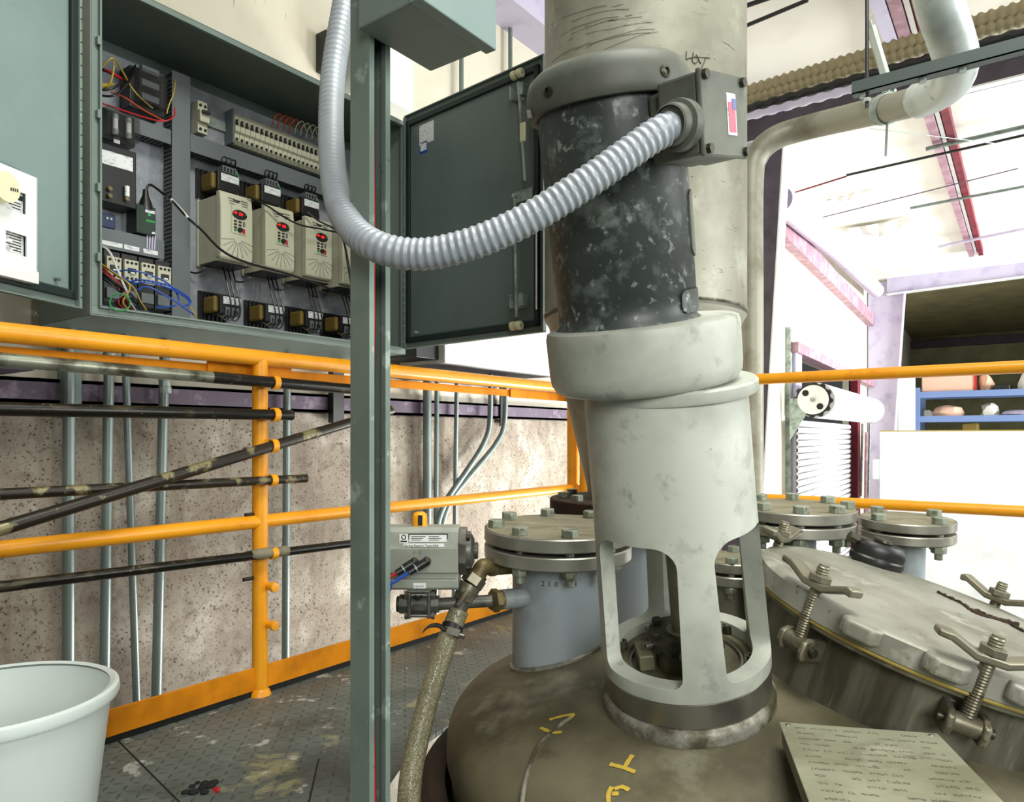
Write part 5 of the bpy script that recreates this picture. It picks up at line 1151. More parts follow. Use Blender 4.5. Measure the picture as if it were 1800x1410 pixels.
# slotted lantern: tapered shell cut by four round-cornered windows
def lantern():
    ri = .026
    sh = MB(); sh.lathe([(rb, 0), (rb + .0005, .02), (rb - .003, .10), (rt + .003, .30), (rt, .485), (rt - .004, .502), (rt - .03, .502), (rt - .026, .26), (rb - ri - .004, .0), (rb, 0)], Matrix.Identity(4), 96)
    o = sh.build('lantern_frame', m_['cast'], mx, world=False, smooth=30)
    hw = .0770; z0, z1, rc = .026, .268, .036
    cut = []
    for k in range(4):
        a_ = math.radians(0.5 - 90 + 45 + 90 * k); cb = MB(); poly = []
        for (cx_, cz_, s0) in ((hw - .018, z0 + .018, -90), (hw - rc, z1 - rc, 0), (-hw + rc, z1 - rc, 90), (-hw + .018, z0 + .018, 180)):
            r_ = .018 if cz_ < .1 else rc
            for j in range(7):
                t_ = math.radians(s0 + 15 * j); poly.append((cx_ + r_ * math.cos(t_), cz_ + r_ * math.sin(t_)))
        M = Matrix.Rotation(a_, 4, 'Z') @ Matrix(((0, 0, 1, .06), (1, 0, 0, 0), (0, 1, 0, 0), (0, 0, 0, 1)))
        cb.prism(poly, M, .2); c_ = cb.build('cut', None, mx, world=False, smooth=0); cut.append(c_)
        md = o.modifiers.new('cut%d' % k, 'BOOLEAN'); md.operation = 'DIFFERENCE'; md.object = c_; md.solver = 'EXACT'
    dg = bpy.context.evaluated_depsgraph_get(); dg.update()
    me = bpy.data.meshes.new_from_object(o.evaluated_get(dg)); o.modifiers.clear(); old = o.data; o.data = me; bpy.data.meshes.remove(old)
    for c_ in cut: me_ = c_.data; bpy.data.objects.remove(c_); bpy.data.meshes.remove(me_)
    me.materials.clear(); me.materials.append(m_['cast']); me.shade_smooth(); me.set_sharp_from_angle(angle=math.radians(30))
    md = o.modifiers.new('bevel', 'BEVEL'); md.width = .003; md.segments = 2; md.limit_method = 'ANGLE'; md.angle_limit = math.radians(45)
    return o
lantern()
I4 = Matrix.Identity(4)
MB().lathe([(.098, -.048), (rb - .004, -.048), (rb - .001, -.045), (rb - .001, -.003), (rb - .004, 0), (.098, 0)], I4, 96).build('machined_ring', m_['machined'], mx, world=False)
MB().lathe([(.10, -.085), (rb + .004, -.085), (rb + .006, -.06), (rb - .001, -.048), (.10, -.048)], I4, 96).build('weld_pad', m_['weld'], mx, world=False, smooth=60)
MB().lathe([(rb + .022, -.115), (rb + .010, -.09), (rb + .003, -.074), (rb - .02, -.07)], I4, 96).build('pad_fillet', m_['vessel'], mx, world=False, smooth=60)
MB().lathe([(0, -.012), (.135, -.012), (.135, .004), (.105, .006), (.10, -.006), (0, -.008)], I4, 64).build('seal_seat', m_['castdark'], mx, world=False)
MB().lathe([(0, -.008), (.052, -.008), (.052, .03), (.046, .034), (.03, .034), (.03, .06), (0, .06)], I4, 40).build('shaft_seal', m_['castdark'], mx, world=False)
sl = MB(); sl.lathe([(.030, .034), (.066, .034), (.068, .036), (.068, .054), (.064, .057), (.030, .057)], I4, 12); slo = sl.build('seal_clamp_ring', m_['darkbolt'], mx, world=False, smooth=20, bev=.001)
for k in range(6):
    a_ = .3 + k * PI / 3; c_, s_ = math.cos(a_), math.sin(a_)
    mb = MB(); mb.hexa((.055 * c_, .055 * s_, .057), (0, 0, 1), .0095, .010); mb.build('hex_bolt', m_['darkbolt'], slo, world=False, smooth=0, bev=.0008)
    mb = MB(); mb.lathe([(.0075, 0), (.0075, .012), (.0045, .012), (.0045, .006), (0, .006)], frame(V((.066 * c_, .066 * s_, .045)), (c_, s_, 0)), 16); mb.build('socket_screw', m_['machined'], slo, world=False)
    mb = MB(); mb.lathe([(0, .004), (.009, .004), (.009, .022), (.005, .022), (.005, .014), (0, .014)], Matrix.Translation(V((.118 * math.cos(a_ + .3), .118 * math.sin(a_ + .3), 0))), 14); mb.build('cap_screw', m_['darkbolt'], mx, world=False)
mb = MB(); mb.bx((-.088, -.03, .0), (-.06, .03, .030)); mb.build('seal_lug', m_['castdark'], mx, world=False, smooth=0, bev=.003)
MB().lathe([(.020, .04), (.020, .24), (.042, .245), (.042, .40), (0, .40)], I4, 32).build('drive_shaft', m_['castdark'], mx, world=False)
# gearbox collar and its tilted spacer ring
D1 = Matrix.Translation(V((-.030, 0, 0)))
MB().lathe([(.08, .494), (.140, .494), (.1425, .499), (.1425, .512), (.139, .516), (.08, .516)], Matrix.Translation(V((-.004, 0, 0))) @ Matrix.Rotation(.03, 4, 'Y'), 80).build('spacer_ring', m_['cast'], mx, world=False)
MB().lathe([(.08, .514), (.143, .514), (.152, .519), (.158, .530), (.1595, .545), (.1595, .606), (.157, .616), (.148, .620), (.05, .6205)], D1, 96).build('gearbox_collar', m_['cast'], mx, world=False, smooth=50)
D2 = Matrix.Translation(V((-.052, -.008, 0)))
rm = .1125
MB().lathe([(.05, .612), (rm + .006, .612), (rm + .006, .620), (rm, .626), (rm, .66), (rm + .001, .661), (rm + .001, .965), (.05, .97)], D2, 96).build('motor_body', m_['motor'], mx, world=False, smooth=50)
MB().lathe([(rm + .002, .948), (.124, .948), (.1265, .952), (.1275, .962), (.1265, .984), (.121, 1.000), (.108, 1.010), (.08, 1.016), (0, 1.018)], D2, 96).build('fan_cap', m_['cap'], mx, world=False, smooth=50)
for a_ in (-58, -140): 
    a_ = math.radians(a_); mb = MB(); F = D2 @ frame(V((.1265 * math.cos(a_), .1265 * math.sin(a_), .972)), (math.cos(a_), math.sin(a_), 0)); mb.lathe([(.010, -.003), (.009, .002), (.005, .004), (.005, .001), (0, .001)], F, 14); mb.build('cap_screw', m_['darkbolt'], mx, world=False)
F = D2 @ frame(V((.1265 * math.cos(math.radians(190)), .1265 * math.sin(math.radians(190)), .955)), (math.cos(math.radians(190)), math.sin(math.radians(190)), 0)); mb = MB(); mb.box((0, 0, .002), (.02, .012, .01), F); mb.build('cap_tab', m_['cap'], mx, world=False, smooth=0)
# maker's plate on the motor side
pb = MB(); a_c = math.radians(-17); nseg = 8
def shellpatch(mb, a0_, a1_, z0_, z1_, r_, th_, nz=10, rnd=.012):
    g_ = []
    for j in range(nz + 1):
        z = z0_ + (z1_ - z0_) * j / nz; e_ = min(z - z0_, z1_ - z); ins = 0 if e_ > rnd else (rnd - math.sqrt(max(0, rnd * rnd - (rnd - e_) ** 2))) / r_
        g_.append([(a0_ + ins + (a1_ - a0_ - 2 * ins) * i / nseg, z) for i in range(nseg + 1)])
    V0 = [[mb.bm.verts.new(D2 @ V(((r_ + th_) * math.cos(a_), (r_ + th_) * math.sin(a_), z))) for a_, z in row] for row in g_]
    V1 = [[mb.bm.verts.new(D2 @ V(((r_ - .002) * math.cos(a_), (r_ - .002) * math.sin(a_), z))) for a_, z in row] for row in g_]
    for j in range(nz):
        for i in range(nseg): mb.bm.faces.new((V0[j][i], V0[j][i + 1], V0[j + 1][i + 1], V0[j + 1][i]))
        mb.bm.faces.new((V0[j][0], V0[j + 1][0], V1[j + 1][0], V1[j][0])); mb.bm.faces.new((V0[j][nseg], V1[j][nseg], V1[j + 1][nseg], V0[j + 1][nseg]))
    for i in range(nseg): mb.bm.faces.new((V0[0][i], V1[0][i], V1[0][i + 1], V0[0][i + 1])); mb.bm.faces.new((V0[nz][i], V0[nz][i + 1], V1[nz][i + 1], V1[nz][i]))
shellpatch(pb, math.radians(-30), math.radians(12), .715, .815, rm + .001, .003); pb.build('rating_plate', m_['cap'], mx, world=False, smooth=40)
pb = MB(); shellpatch(pb, math.radians(-52), math.radians(15), .630, .665, rm + .001, .0025); pb.build('access_cover', m_['motor'], mx, world=False, smooth=40)
# terminal box
nd = (RT * .707 - FW * .707).normalized(); n_l = (MF.to_3x3().inverted() @ nd); n_l.z = 0; n_l.normalize(); t_l = V((0, 0, 1)).cross(n_l)   # t_l: along the cover, away from the eye
TB = D2 @ frame(V((0, 0, .895)), n_l, t_l)  # x along the cover, y along -shaft or shaft, z outwards
sgn = 1 if (TB.to_3x3() @ V((0, 1, 0))).z > 0 else -1
mb = MB(); mb.box((0, 0, .118), (.105, .095, .03), TB); mb.build('box_neck', m_['cap'], mx, world=False, smooth=0, bev=.006)
mb = MB(); mb.box((0, sgn * .004, .156), (.122, .106, .062), TB); tbx = mb.build('terminal_box', m_['cap'], mx, world=False, smooth=0, bev=.004)
mb = MB(); mb.box((0, sgn * .004, .190), (.126, .112, .008), TB); mb.build('box_cover', m_['cap'], tbx, world=False, smooth=0, bev=.003)
for sx in (-1, 1):
    for sy in (-1, 1): MB().hexa(TB @ V((sx * .053, sgn * .004 + sy * .047, .194)), TB.to_3x3() @ V((0, 0, 1)), .007, .006).build('cover_screw', m_['darkbolt'], tbx, world=False, smooth=0)
st_ = MB().box((.018, sgn * .006, .1945), (.026, .056, .0008), TB).build('sticker', m_['label'], tbx, world=False, smooth=0)
MB().box((.018, sgn * .002, .1951), (.020, .040, .0006), TB).build('sticker_red', flat('faded red print', '#c0687c', .6), tbx, world=False, smooth=0)
MB().box((.024, sgn * .020, .1955), (.010, .014, .0006), TB).build('sticker_blue', flat('faded blue print', '#6a70a8', .6), tbx, world=False, smooth=0)
# conduit connector on the near side of the terminal box
pin = MF @ TB @ V((-.061, -sgn * .008, .166)); xd = (MF.to_3x3() @ TB.to_3x3() @ V((1, 0, 0))).normalized()
cn = thing('conduit_connector', 'round grey connector joining the flexible conduit to the terminal box', 'connector', pin)
F = frame(pin - xd * .034, xd)
MB().lathe([(.0235, -.008), (.026, -.006), (.0275, .0), (.0275, .008), (.033, .010), (.034, .016), (.034, .026), (.030, .032), (.030, .034), (.0, .034), (.0, .0), (.0235, -.004)], F, 36).build('gland_body', m_['cap'], cn)
CONN = pin

# ---- flexible conduit from above to the motor terminal box
FCP = [(618, -60, 1.34), (603, 20, 1.31), (586, 130, 1.27), (582, 230, 1.22), (588, 320, 1.15), (608, 385, 1.07), (655, 430, 1.0), (735, 447, .985), (830, 428, .975), (930, 384, .965), (1030, 322, .962)]
path = resample(spline([PZ(*p) for p in FCP] + [PZ(1100, 273, .964), CONN - RT * .042 - FW * .024 - UP * .020, CONN - xd * .022 - UP * .002], 12), .00135)
nn = len(path)
rr = []
for i in range(nn):
    ph = (i % 8) / 8; f_ = i / nn
    amp = .00025 + .0008 * min(1, max(0, (f_ - .4) / .2)); rr.append(.0212 + amp * math.cos(2 * PI * ph))
fx = thing('flexible_conduit', 'grey ribbed flexible conduit sweeping in front of the strut post to the motor', 'conduit', path[nn // 2])
MB().tube(path, rr, 20).build('ribbed_jacket', m_['flex'], fx, smooth=60)
FEND = path[-1]; FDIR = (path[-1] - path[-12]).normalized()
# ================================================================ manway with hinged lid and swing bolts
mc = C(.84, 1.45, .457); mn = (RT * .274 - FW * .147 + UP).normalized(); WF = frame(mc, mn, RT)   # z: lid normal; x to the side, y away
rl = .336
mw = thing('manway', 'round manway with a dusty clamped lid on the vessel head', 'manway', WF)
MB().lathe([(.300, -.30), (.300, -.062)], WF, 96).build('neck', m_['neck'], mw)
MB().lathe([(.295, -.062), (rl - .012, -.062), (rl - .010, -.060), (rl - .010, -.052), (.295, -.052)], WF, 96).build('neck_flange', m_['clampm'], mw)
MB().lathe([(.29, -.052), (rl - .004, -.052), (rl - .002, -.049), (rl - .004, -.046), (.29, -.046)], WF, 96).build('gasket', m_['gold'], mw)
MB().lathe([(0, .004), (.10, .004), (rl - .055, .001), (rl - .040, -.003), (rl - .030, -.001), (rl - .016, -.001), (rl - .004, -.004), (rl, -.008), (rl, -.044), (rl - .004, -.046), (.2, -.046)], WF, 120).build('lid', m_['lid'], mw, smooth=40)
random.seed(9)
for pxs in ([(1648, 1042), (1668, 1052), (1690, 1062), (1712, 1078), (1735, 1086), (1760, 1090), (1790, 1100)], [(1700, 1072), (1720, 1076), (1745, 1088), (1770, 1096), (1800, 1112)]):
    pts_ = []
    for u, v in pxs:
        r = ray(u, v); t_ = mn.dot(mc + mn * .003 - V((0, 0, EYE))) / mn.dot(r); pts_.append(V((0, 0, EYE)) + r * t_)
    pts_ = [p + mn * .002 for p in resample(spline(pts_, 6), .006)]
    MB().tube(pts_, [random.uniform(.0015, .0055) for _ in pts_], 7).build('rust_streak', m_['rust'], mw)
def clamp(name, label, ang, tilt=0.0, open_=0.0):
    """swing bolt clamp: fork lug on the neck, swing bolt, bent wing bar; local x along the rim, y outwards"""
    R = WF @ Matrix.Rotation(ang - PI / 2, 4, 'Z') @ Matrix.Translation(V((0, rl - .006, 0)))
    t = thing(name, label, 'clamp', R, None)
    W_ = False
    # wing bar: bent flat bar along the rim, ends kicked up
    mb = MB(); prof = [(-.082, .030), (-.070, .034), (-.022, .014), (.022, .014), (.060, .030), (.084, .030), (.084, .018), (.062, .016), (.022, -.001), (-.022, -.001), (-.066, .018), (-.080, .016)]
    M = Matrix(((1, 0, 0, 0), (0, 0, 1, -.016), (0, 1, 0, .010), (0, 0, 0, 1))); mb.prism(prof, M, .032); mb.build('wing_bar', m_['clampm'], t, world=W_, smooth=30, bev=.004, seg=3)
    rad = .0115; pts_ = []; rr = []
    n_ = 60
    for i in range(n_): pts_.append(V((0, 0, -.095 + .150 * i / (n_ - 1)))); rr.append(rad * (1 if i % 2 else .88) if i < 58 else rad * .8)
    MB().tube(pts_, rr, 14).build('swing_bolt', m_['clampm'], t, world=W_, smooth=20)
    MB().hexa((0, 0, .024), (0, 0, 1), .021, .012, .3).build('nut', m_['clampm'], t, world=W_, smooth=20, bev=.001)
    mb = MB(); mb.cyl((-.020, 0, -.098), (.020, 0, -.098), .017, n=18); mb.build('bolt_eye', m_['clampm'], t, world=W_)
    fk = MB()
    for s in (-1, 1): fk.prism([(-.048, -.022), (.016, -.022), (.022, -.006), (.020, .012), (.006, .020), (-.048, .024)], Matrix(((0, 0, 1, s * .026 - .006), (1, 0, 0, 0), (0, 1, 0, -.098), (0, 0, 0, 1))), .012)
    fk.bx((-.026, -.05, -.122), (.026, -.030, -.074)); fk.build('fork_lug', m_['clampm'], t, world=W_, smooth=20, bev=.003)
    MB().cyl((-.042, 0, -.098), (.042, 0, -.098), .008, n=12).build('hinge_pin', m_['darkbolt'], t, world=W_)
    return t
for ang, lb in ((203, 'swing bolt clamp of the manway closest to the mixer frame'), (252, 'swing bolt clamp on the near rim over the engraved plate'),
                (36, 'swing bolt clamp on the far rim of the manway'), (136, 'swing bolt clamp of the manway beside the wide rear nozzle'), (296, 'swing bolt clamp on the near rim beyond the engraved plate')):
    clamp('swing_clamp', lb, math.radians(ang))
# slotted lugs of the lid that take the bolts
for ang in (221, 243, 263):
    R = WF @ Matrix.Rotation(math.radians(ang) - PI / 2, 4, 'Z') @ Matrix.Translation(V((0, rl - .004, -.020)))
    mb = MB(); mb.prism([(-.030, -.02), (.030, -.02), (.034, .016), (.020, .030), (-.024, .028), (-.034, .012)], R @ Matrix.Translation(V((0, 0, -.014))), .030); mb.build('lid_lug', m_['lid'], mw, smooth=20, bev=.006, seg=3)
# black sight fitting on the far rim
R = WF @ Matrix.Rotation(math.radians(83) - PI / 2, 4, 'Z') @ Matrix.Translation(V((0, rl - .03, .002)))
sf = thing('sight_fitting', 'black cast sight fitting bolted on the far side of the manway lid', 'fitting', R)
MB().lathe([(0, 0), (.062, 0), (.064, .004), (.064, .014), (.060, .018), (.060, .022), (.062, .026), (.060, .042), (.050, .052), (0, .056)], I4, 40, sy=.7).build('cast_body', m_['black'], sf, world=False)
mb = MB(); mb.lathe([(.018, .052), (.022, .056), (.020, .062), (0, .063)], I4, 20); mb.build('top_boss', m_['darkbolt'], sf, world=False)
mb = MB(); mb.hexa((-.060, 0, .044), (-1, 0, .25), .013, .02); mb.cyl((-.045, 0, .044), (-.062, 0, .044), .009); mb.build('side_bolt', m_['darkbolt'], sf, world=False, smooth=20)
# ---- engraved plate on its box bracket
TL = C(.434, 1.18, .336); dX = (C(.684, 1.12, .340) - TL); dXn = dX.normalized(); tlp = C(.378, .874, .352) - TL
nY = (tlp - dXn * tlp.dot(dXn)).normalized(); PN = dXn.cross(nY); PN = PN if PN.z > 0 else -PN
PF = Matrix.Identity(4)
for i in range(3): PF[i][0] = dXn[i]; PF[i][1] = nY[i]; PF[i][2] = PN[i]; PF[i][3] = TL[i]
npl = thing('engraved_plate', 'stained engraved steel data plate on a box bracket by the mixer', 'data plate', Matrix.Translation(TL))
MB().bx((0, 0, -.003), (.232, .33, 0), PF).build('plate', m_['plate'], npl, smooth=0, bev=.001)
MB().bx((.003, .003, -.032), (.229, .327, -.003), PF).build('box_bracket', m_['clampm'], npl, smooth=0)
mb = MB()
for x in (.03, .2):
    for y in (.04, .28): p = PF @ V((x, y, -.032)); mb.cyl(V((p.x, p.y, domez(p) - .03)), p, .012, n=10)
mb.build('bracket_leg', m_['clampm'], npl)
for x, y in ((.012, .012), (.220, .012), (.012, .318), (.220, .318)): MB().lathe([(0, .002), (.0035, .0015), (.005, 0)], PF @ Matrix.Translation(V((x, y, 0))), 12).build('rivet', m_['clampm'], npl)
# engraved lines of lettering: reading direction runs along the plate's long side
random.seed(21)
mb = MB()
TMx = Matrix(((1, 0, 0, 0), (0, -1, 0, 0), (0, 0, 1, 0.0004), (0, 0, 0, 1)))
def glyph(x, y, h_):
    k = random.random(); w_ = h_ * .55; t_ = .0005
    if random.random() < .75: mb.bx((x, y - h_, 0), (x + t_, y, .0003), PF)
    if random.random() < .6: mb.bx((x + w_, y - h_ * random.choice((1, .6)), 0), (x + w_ + t_, y, .0003), PF)
    for f_ in random.sample((0, .5, 1), 2): mb.bx((x, y - h_ * f_, 0), (x + w_, y - h_ * f_ + t_, .0003), PF)
for i in range(13):
    y = .026 + i * .0235; x = .020; h_ = .0052 if i % 4 else .0066
    while x < .212:
        for _ in range(random.randint(2, 7)):
            if x < .214: glyph(x, y, h_)
            x += h_ * .85
        x += random.choice((.006, .008, .03))
mb.build('engraved_lettering', m_['ink'], npl, smooth=0)['kind'] = 'stuff'
# ================================================================ actuator, valve, hose
AZ0 = 1.58
def A_(u, v, d=0.0): return PZ(u, v, AZ0 + d)
ac0 = A_(738, 965); sca = AZ0 / FPX
AF = Matrix.Identity(4)
for i in range(3): AF[i][0] = RT[i]; AF[i][1] = FW[i]; AF[i][2] = UP[i]; AF[i][3] = ac0[i]
at = thing('valve_actuator', 'grey pneumatic valve actuator with an orange position knob behind the strut post', 'actuator', AF)
px = lambda u: (u - 738) * sca
pv = lambda v: (965 - v) * sca
# extruded body: side profile (y away, z up)
prof = [(-.050, pv(1000)), (-.050, pv(958)), (-.040, pv(957)), (-.036, pv(932)), (-.026, pv(924)), (.026, pv(924)), (.036, pv(932)), (.040, pv(957)), (.050, pv(958)), (.050, pv(1000)), (.040, pv(1001)), (.040, pv(1010)), (.046, pv(1012)), (.046, pv(1026)), (.040, pv(1030)), (-.040, pv(1030)), (-.046, pv(1026)), (-.046, pv(1012)), (-.040, pv(1010)), (-.040, pv(1001))]
M = Matrix(((0, 0, 1, px(665)), (1, 0, 0, 0), (0, 1, 0, 0), (0, 0, 0, 1)))
MB().prism(prof, M, px(808) - px(665)).build('body', m_['act'], at, world=False, smooth=0, bev=.0015)
for s in (-1, 1):
    x_ = px(808) if s > 0 else px(665); mb = MB(); F = frame(V((x_, 0, pv(968))), (s, 0, 0), (0, 1, 0))
    pr = [(.046 * math.cos(a_) * (1.0 if abs(math.cos(a_)) < .8 else 1), .054 * math.sin(a_)) for a_ in [PI / 8 + k * PI / 4 for k in range(8)]]
    mb.prism(pr, F, .016); mb.lathe([(.040, .016), (.038, .026), (.026, .032), (.018, .032), (.018, .040), (0, .040)], F, 24); e_ = mb.build('end_cap', m_['valve'], at, world=False, smooth=30, bev=.001)
    for k in range(4):
        a_ = PI / 4 + k * PI / 2; MB().hexa(F @ V((.038 * math.cos(a_), .046 * math.sin(a_), .016)), (s, 0, 0), .007, .008).build('cap_bolt', m_['darkbolt'], e_, world=False, smooth=0)
mb = MB(); mb.lathe([(.0, .030), (.008, .030), (.0145, .026), (.0165, .018), (.0165, .0), (0, 0)], Matrix.Translation(V((0, 0, pv(924)))), 16); kn = mb.build('position_knob', m_['yellow'], at, world=False, smooth=50)
MB().bx((-.002, -.0172, pv(924) + .002), (.0075, -.0120, pv(924) + .024)).build('knob_mark', m_['black'], kn, world=False, smooth=0)
# labels
TX = lambda x, z, y: Matrix(((1, 0, 0, x), (0, 0, -1, y), (0, 1, 0, z), (0, 0, 0, 1)))
def lab(x0, x1, v0, v1, y): return MB().bx((px(x0), y - .0008, pv(v1)), (px(x1), y, pv(v0))).build('name_label', m_['white'], at, world=False, smooth=0)
sl_ = Matrix.Rotation(0, 4, 'X')
lb1 = lab(724, 788, 936, 948, -.0385); MB().bx((px(722), -.0378, pv(950)), (px(790), -.0368, pv(934))).build('label_frame', m_['black'], at, world=False, smooth=0)
mb = MB(); 
for k in range(3): mb.bx((px(727), -.0396, pv(939.5 + 3 * k)), (px(752 - 4 * k), -.0392, pv(938.5 + 3 * k))); mb.bx((px(757), -.0396, pv(939.5 + 3 * k)), (px(775 + 4 * (k % 2)), -.0392, pv(938.5 + 3 * k)))
mb.build('label_print', m_['ink'], at, world=False, smooth=0)
lab(707, 722, 935, 950, -.0385)
mb = MB(); F = frame(V((px(714.5), -.0396, pv(940))), (0, -1, 0)); mb.lathe([(.0055, 0), (.0055, .0004), (.0035, .0004), (.0035, 0)], F, 16); mb.bx((px(709), -.0398, pv(948.5)), (px(720), -.0393, pv(946))); mb.build('round_emblem', m_['black'], at, world=False, smooth=0)
lab(714, 784, 950.5, 956.5, -.0412)
mb = MB(); mb.text('Spring Return Type-04A', .0074, TX(px(715.5), pv(956), -.0426), .0002); mb.build('label_print', m_['black'], at, world=False, smooth=0)
lab(731.5, 753, 1017.5, 1026.5, -.0462)
mb = MB(); mb.text('F-0419-07', .0052, TX(px(732.5), pv(1024.5), -.0474), .0002); mb.build('label_print', m_['black'], at, world=False, smooth=0)
for u in (733, 744): MB().lathe([(0, -.0005), (.0028, -.0005), (.0028, .001)], frame(V((px(u), -.050, pv(965))), (0, -1, 0)), 10).build('port_hole', m_['dark'], at, world=False)
# push fittings and air tubes
for k, (u, v, mt, lb) in enumerate(((735, 979, m_['red'], 'red'), (756, 978, m_['blue'], 'blue'))):
    b_ = V((px(u), -.050, pv(v))); F = frame(b_, (0, -1, 0)); dirn = V((-.80, -.25, -.48)).normalized()
    fo = thing('air_fitting', ('black elbow air fitting with the red tube' if k == 0 else 'black elbow air fitting with the blue tube'), 'fitting', AF @ b_)
    MB().lathe([(.009, 0), (.009, .006), (.006, .007), (.006, .016), (0, .016)], AF @ F, 8).build('thread_nut', m_['brass'], fo, smooth=20)
    e0 = b_ + V((0, -.017, 0)); e1 = e0 + dirn * .024; e2 = e1 + dirn * .018
    mb = MB(); mb.sphere(AF @ e0, .0095, 14, 10); mb.cyl(AF @ e0, AF @ e1, .009, n=14); mb.build('elbow', m_['black'], fo)
    MB().cyl(AF @ e1, AF @ (e1 + dirn * .003), .0098, n=14).build('release_collar', m_['galv'], fo); MB().cyl(AF @ (e1 + dirn * .003), AF @ e2, .0068, n=12).build('sleeve', m_['black'], fo)
    pts_ = [AF @ p for p in (e2 - dirn * .004, e2 + dirn * .03, e2 + dirn * .045 + V((0, -.0, -.005)), e2 + dirn * .055 + V((0, .01, -.05 - .02 * k)), e2 + dirn * .055 + V((.0, .03, -.20)))]
    tag(MB().tube(spline(pts_, 8), .0034, 10).build('air_tube', mt), lb + ' air tube running from the actuator behind the strut post', 'tube')
# three-piece ball valve with its mounting pad
bv = thing('ball_valve', 'dark three piece ball valve under the actuator', 'valve', AF @ V((px(738), 0, pv(1058))))
L_ = lambda u, v, d=0.0: AF @ V((px(u), d, pv(v)))
MB().bx((px(718), -.022, pv(1038)), (px(758), .022, pv(1030)), AF).build('mounting_pad', m_['act'], bv, smooth=0, bev=.002)
MB().cyl(L_(738, 1050), L_(738, 1036), .012).build('stem', m_['valve'], bv)
mb = MB(); mb.cyl(L_(722, 1062), L_(756, 1062), .023, n=28); mb.build('valve_body', m_['valve'], bv)
MB().bx((px(730), -.0245, pv(1069)), (px(749), -.020, pv(1057)), AF).build('cast_panel', m_['valve'], bv, smooth=0, bev=.001)
for u in (722, 756):
    mb = MB(); mb.box((px(u), 0, pv(1060)), (.008, .058, .058), AF); mb.build('end_plate', m_['valve'], bv, smooth=0, bev=.006, seg=3)
for sy in (-1, 1):
    for sz in (-1, 1):
        p0 = AF @ V((px(716), sy * .022, pv(1060) + sz * .022)); p1 = AF @ V((px(764), sy * .022, pv(1060) + sz * .022)); o = MB().cyl(p0, p1, .0042, n=10).build('tie_bolt', m_['machined'], bv)
        for u in (714, 760): MB().hexa(AF @ V((px(u), sy * .022, pv(1060) + sz * .022)), RT, .0085, .007).build('tie_nut', m_['valve'], o, smooth=0)
MB().cyl(L_(703, 1062), L_(720, 1062), .021, n=8).build('end_hex', m_['valve'], bv, smooth=20); MB().cyl(L_(698, 1062), L_(704, 1062), .017, n=20).build('open_end', m_['darkbolt'], bv)
MB().cyl(L_(758, 1062), L_(772, 1062), .019, n=8).build('end_hex', m_['valve'], bv, smooth=20)
mb = MB(); mb.tube([L_(732, 1042, -.03), L_(738, 1046, -.034), L_(745, 1042, -.03)], .003, 8); mb.build('stop_clip', m_['black'], bv)
# pipe and hex bush from the valve to the nozzle
zc_ = NF @ V((0, 0, 0)); pA = L_(771, 1062); cN = C(.106, 1.685, pA.z)
pB = L_(866, 1056); tgt = cN + (pB - cN).normalized() * .10
sp_ = thing('steel_nipple', 'short dark pipe nipple from the ball valve to the nozzle bush', 'pipe', pA); MB().cyl(pA, pB, .0135, n=18).build('nipple', m_['valve'], sp_)
bu = thing('hex_bush', 'brown hex bush screwed into the nozzle stub', 'fitting', pB); dv = (tgt - pB).normalized()
MB().hexa(pB, dv, .026, .014, .2).build('hex', m_['brass'], bu, smooth=20, bev=.001); MB().cyl(pB + dv * .014, pB + dv * .022, .021, n=20).build('collar', m_['brass'], bu); MB().cyl(pB + dv * .022, tgt + dv * .02, .022, n=24).build('stub', m_['nozzle'], n1)
# upper branch: stub, elbow, union, hose tail
q0 = AF @ V((px(905), .10, pv(1003))); cN2 = C(.106, 1.685, q0.z); dv2 = (cN2 - q0).normalized()
q1 = L_(866, 1003, .05); q2 = L_(848, 1000, .02); q3 = L_(822, 1036, -.0); q4 = L_(806, 1075, -.005)
el = thing('pipe_elbow', 'brown forty five degree elbow fitting above the valve', 'fitting', q2)
MB().cyl(q1, cN2 + (q1 - cN2).normalized() * .09, .020, n=20).build('stub', m_['brass'], el); MB().tube(spline([q1, q1.lerp(q2, .55), q2, q2.lerp(q3, .35)], 8), .0185, 16).build('elbow_body', m_['brass'], el)
MB().cyl(q1, q1.lerp(q2, .2), .022, n=20).build('rolled_edge', m_['clampm'], el); MB().cyl(q2.lerp(q3, .30), q2.lerp(q3, .42), .0225, n=20).build('rolled_edge', m_['brass'], el)
hd = (q4 - q3).normalized(); un = thing('hose_union', 'grey hex union between the elbow and the hose', 'fitting', q3)
d1 = (q3 - q2).normalized()
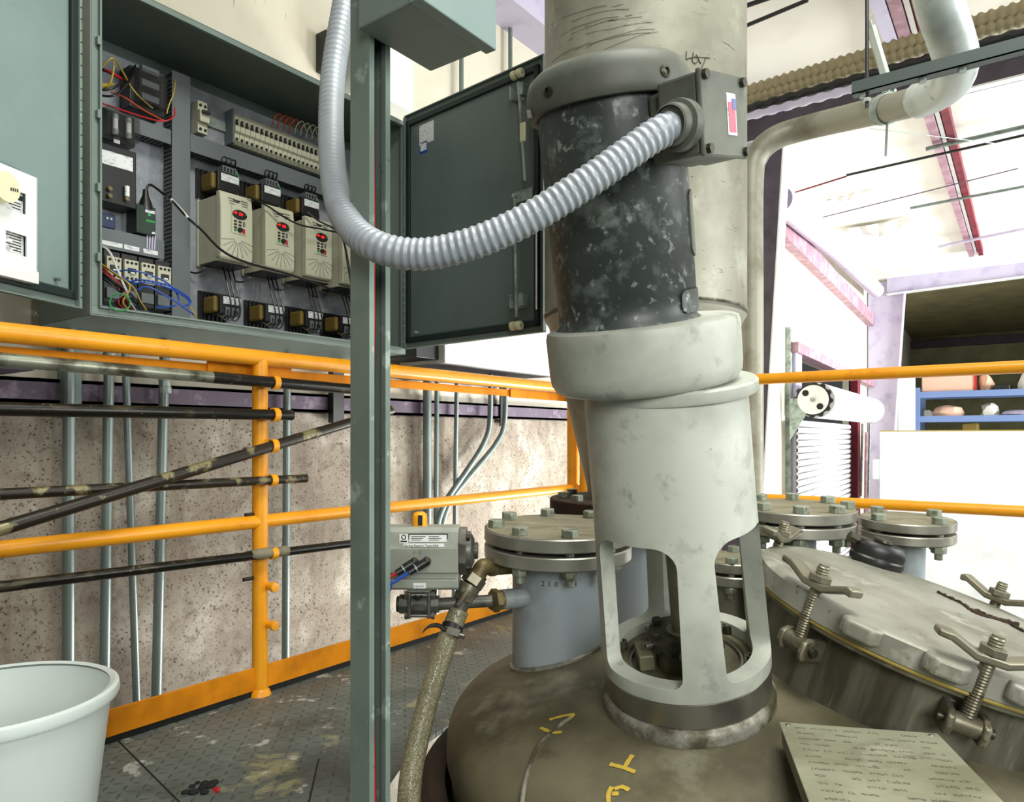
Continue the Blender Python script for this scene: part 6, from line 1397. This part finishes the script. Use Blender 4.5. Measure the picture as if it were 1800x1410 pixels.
MB().hexa(q2.lerp(q3, .42), d1, .026, .022, .3).build('upper_hex', m_['clampm'], un, smooth=20, bev=.001); MB().cyl(q2.lerp(q3, .8), q3 + hd * .012, .024, n=20).build('camlock_body', m_['clampm'], un)
MB().hexa(q3 + hd * .008, hd, .025, .016).build('lower_hex', m_['clampm'], un, smooth=20, bev=.001); MB().cyl(q3 + hd * .02, q4 + hd * .02, .017, n=18).build('hose_tail', m_['valve'], un)
for s in (-1, 1): MB().tube([q3 + FW * s * .024 - d1 * .004, q3 + FW * s * .032 + d1 * .012, q3 + FW * s * .028 + d1 * .034], .005, 8).build('cam_arm', m_['clampm'], un)
hp = [q4 + hd * -.005, PZ(797, 1098, 1.565), PZ(785, 1130, 1.54), PZ(768, 1180, 1.50), PZ(750, 1240, 1.45), PZ(735, 1300, 1.40), PZ(723, 1360, 1.355), PZ(719, 1420, 1.315), PZ(724, 1500, 1.28), PZ(735, 1560, 1.27)]
hs = thing('braided_hose', 'clear braided hose hanging from the union beside the vessel', 'hose', hp[-1])
MB().tube(resample(spline(hp, 8), .012), .0215, 24).build('hose_body', m_['hose'], hs, smooth=60)
hcd = (hp[2] - hp[1]).normalized()
hc = thing('hose_clamp', 'steel hose clamp with its loose band tail at the hose top', 'hose clamp', hp[1])
MB().lathe([(.0222, 0), (.0238, 0), (.0238, .012), (.0222, .012)], frame(hp[1] + hcd * .004, hcd), 32).build('band', m_['black'], hc)
mb = MB(); Fh = frame(hp[1] + hcd * .010 - FW * .025, hcd, RT); mb.box((.006, 0, 0), (.026, .012, .016), Fh); mb.cyl(Fh @ V((.0, -.004, 0)), Fh @ V((.03, -.004, 0)), .006, n=10); mb.build('worm_screw', m_['machined'], hc, smooth=20)
pts_ = spline([Fh @ V((-.01, .0, 0)), Fh @ V((-.03, .004, -.004)), Fh @ V((-.045, .012, .006)), Fh @ V((-.052, .018, .022))], 6); mb = MB()
for a_, b_ in zip(pts_, pts_[1:]): mb.add([a_ - hcd * .005, a_ + hcd * .005, b_ + hcd * .005, b_ - hcd * .005], [(0, 1, 2, 3)])
mb.build('band_tail', m_['black'], hc, solid=.0012)
# rusty angle beneath the head
p = PH(800, 1370, .05)
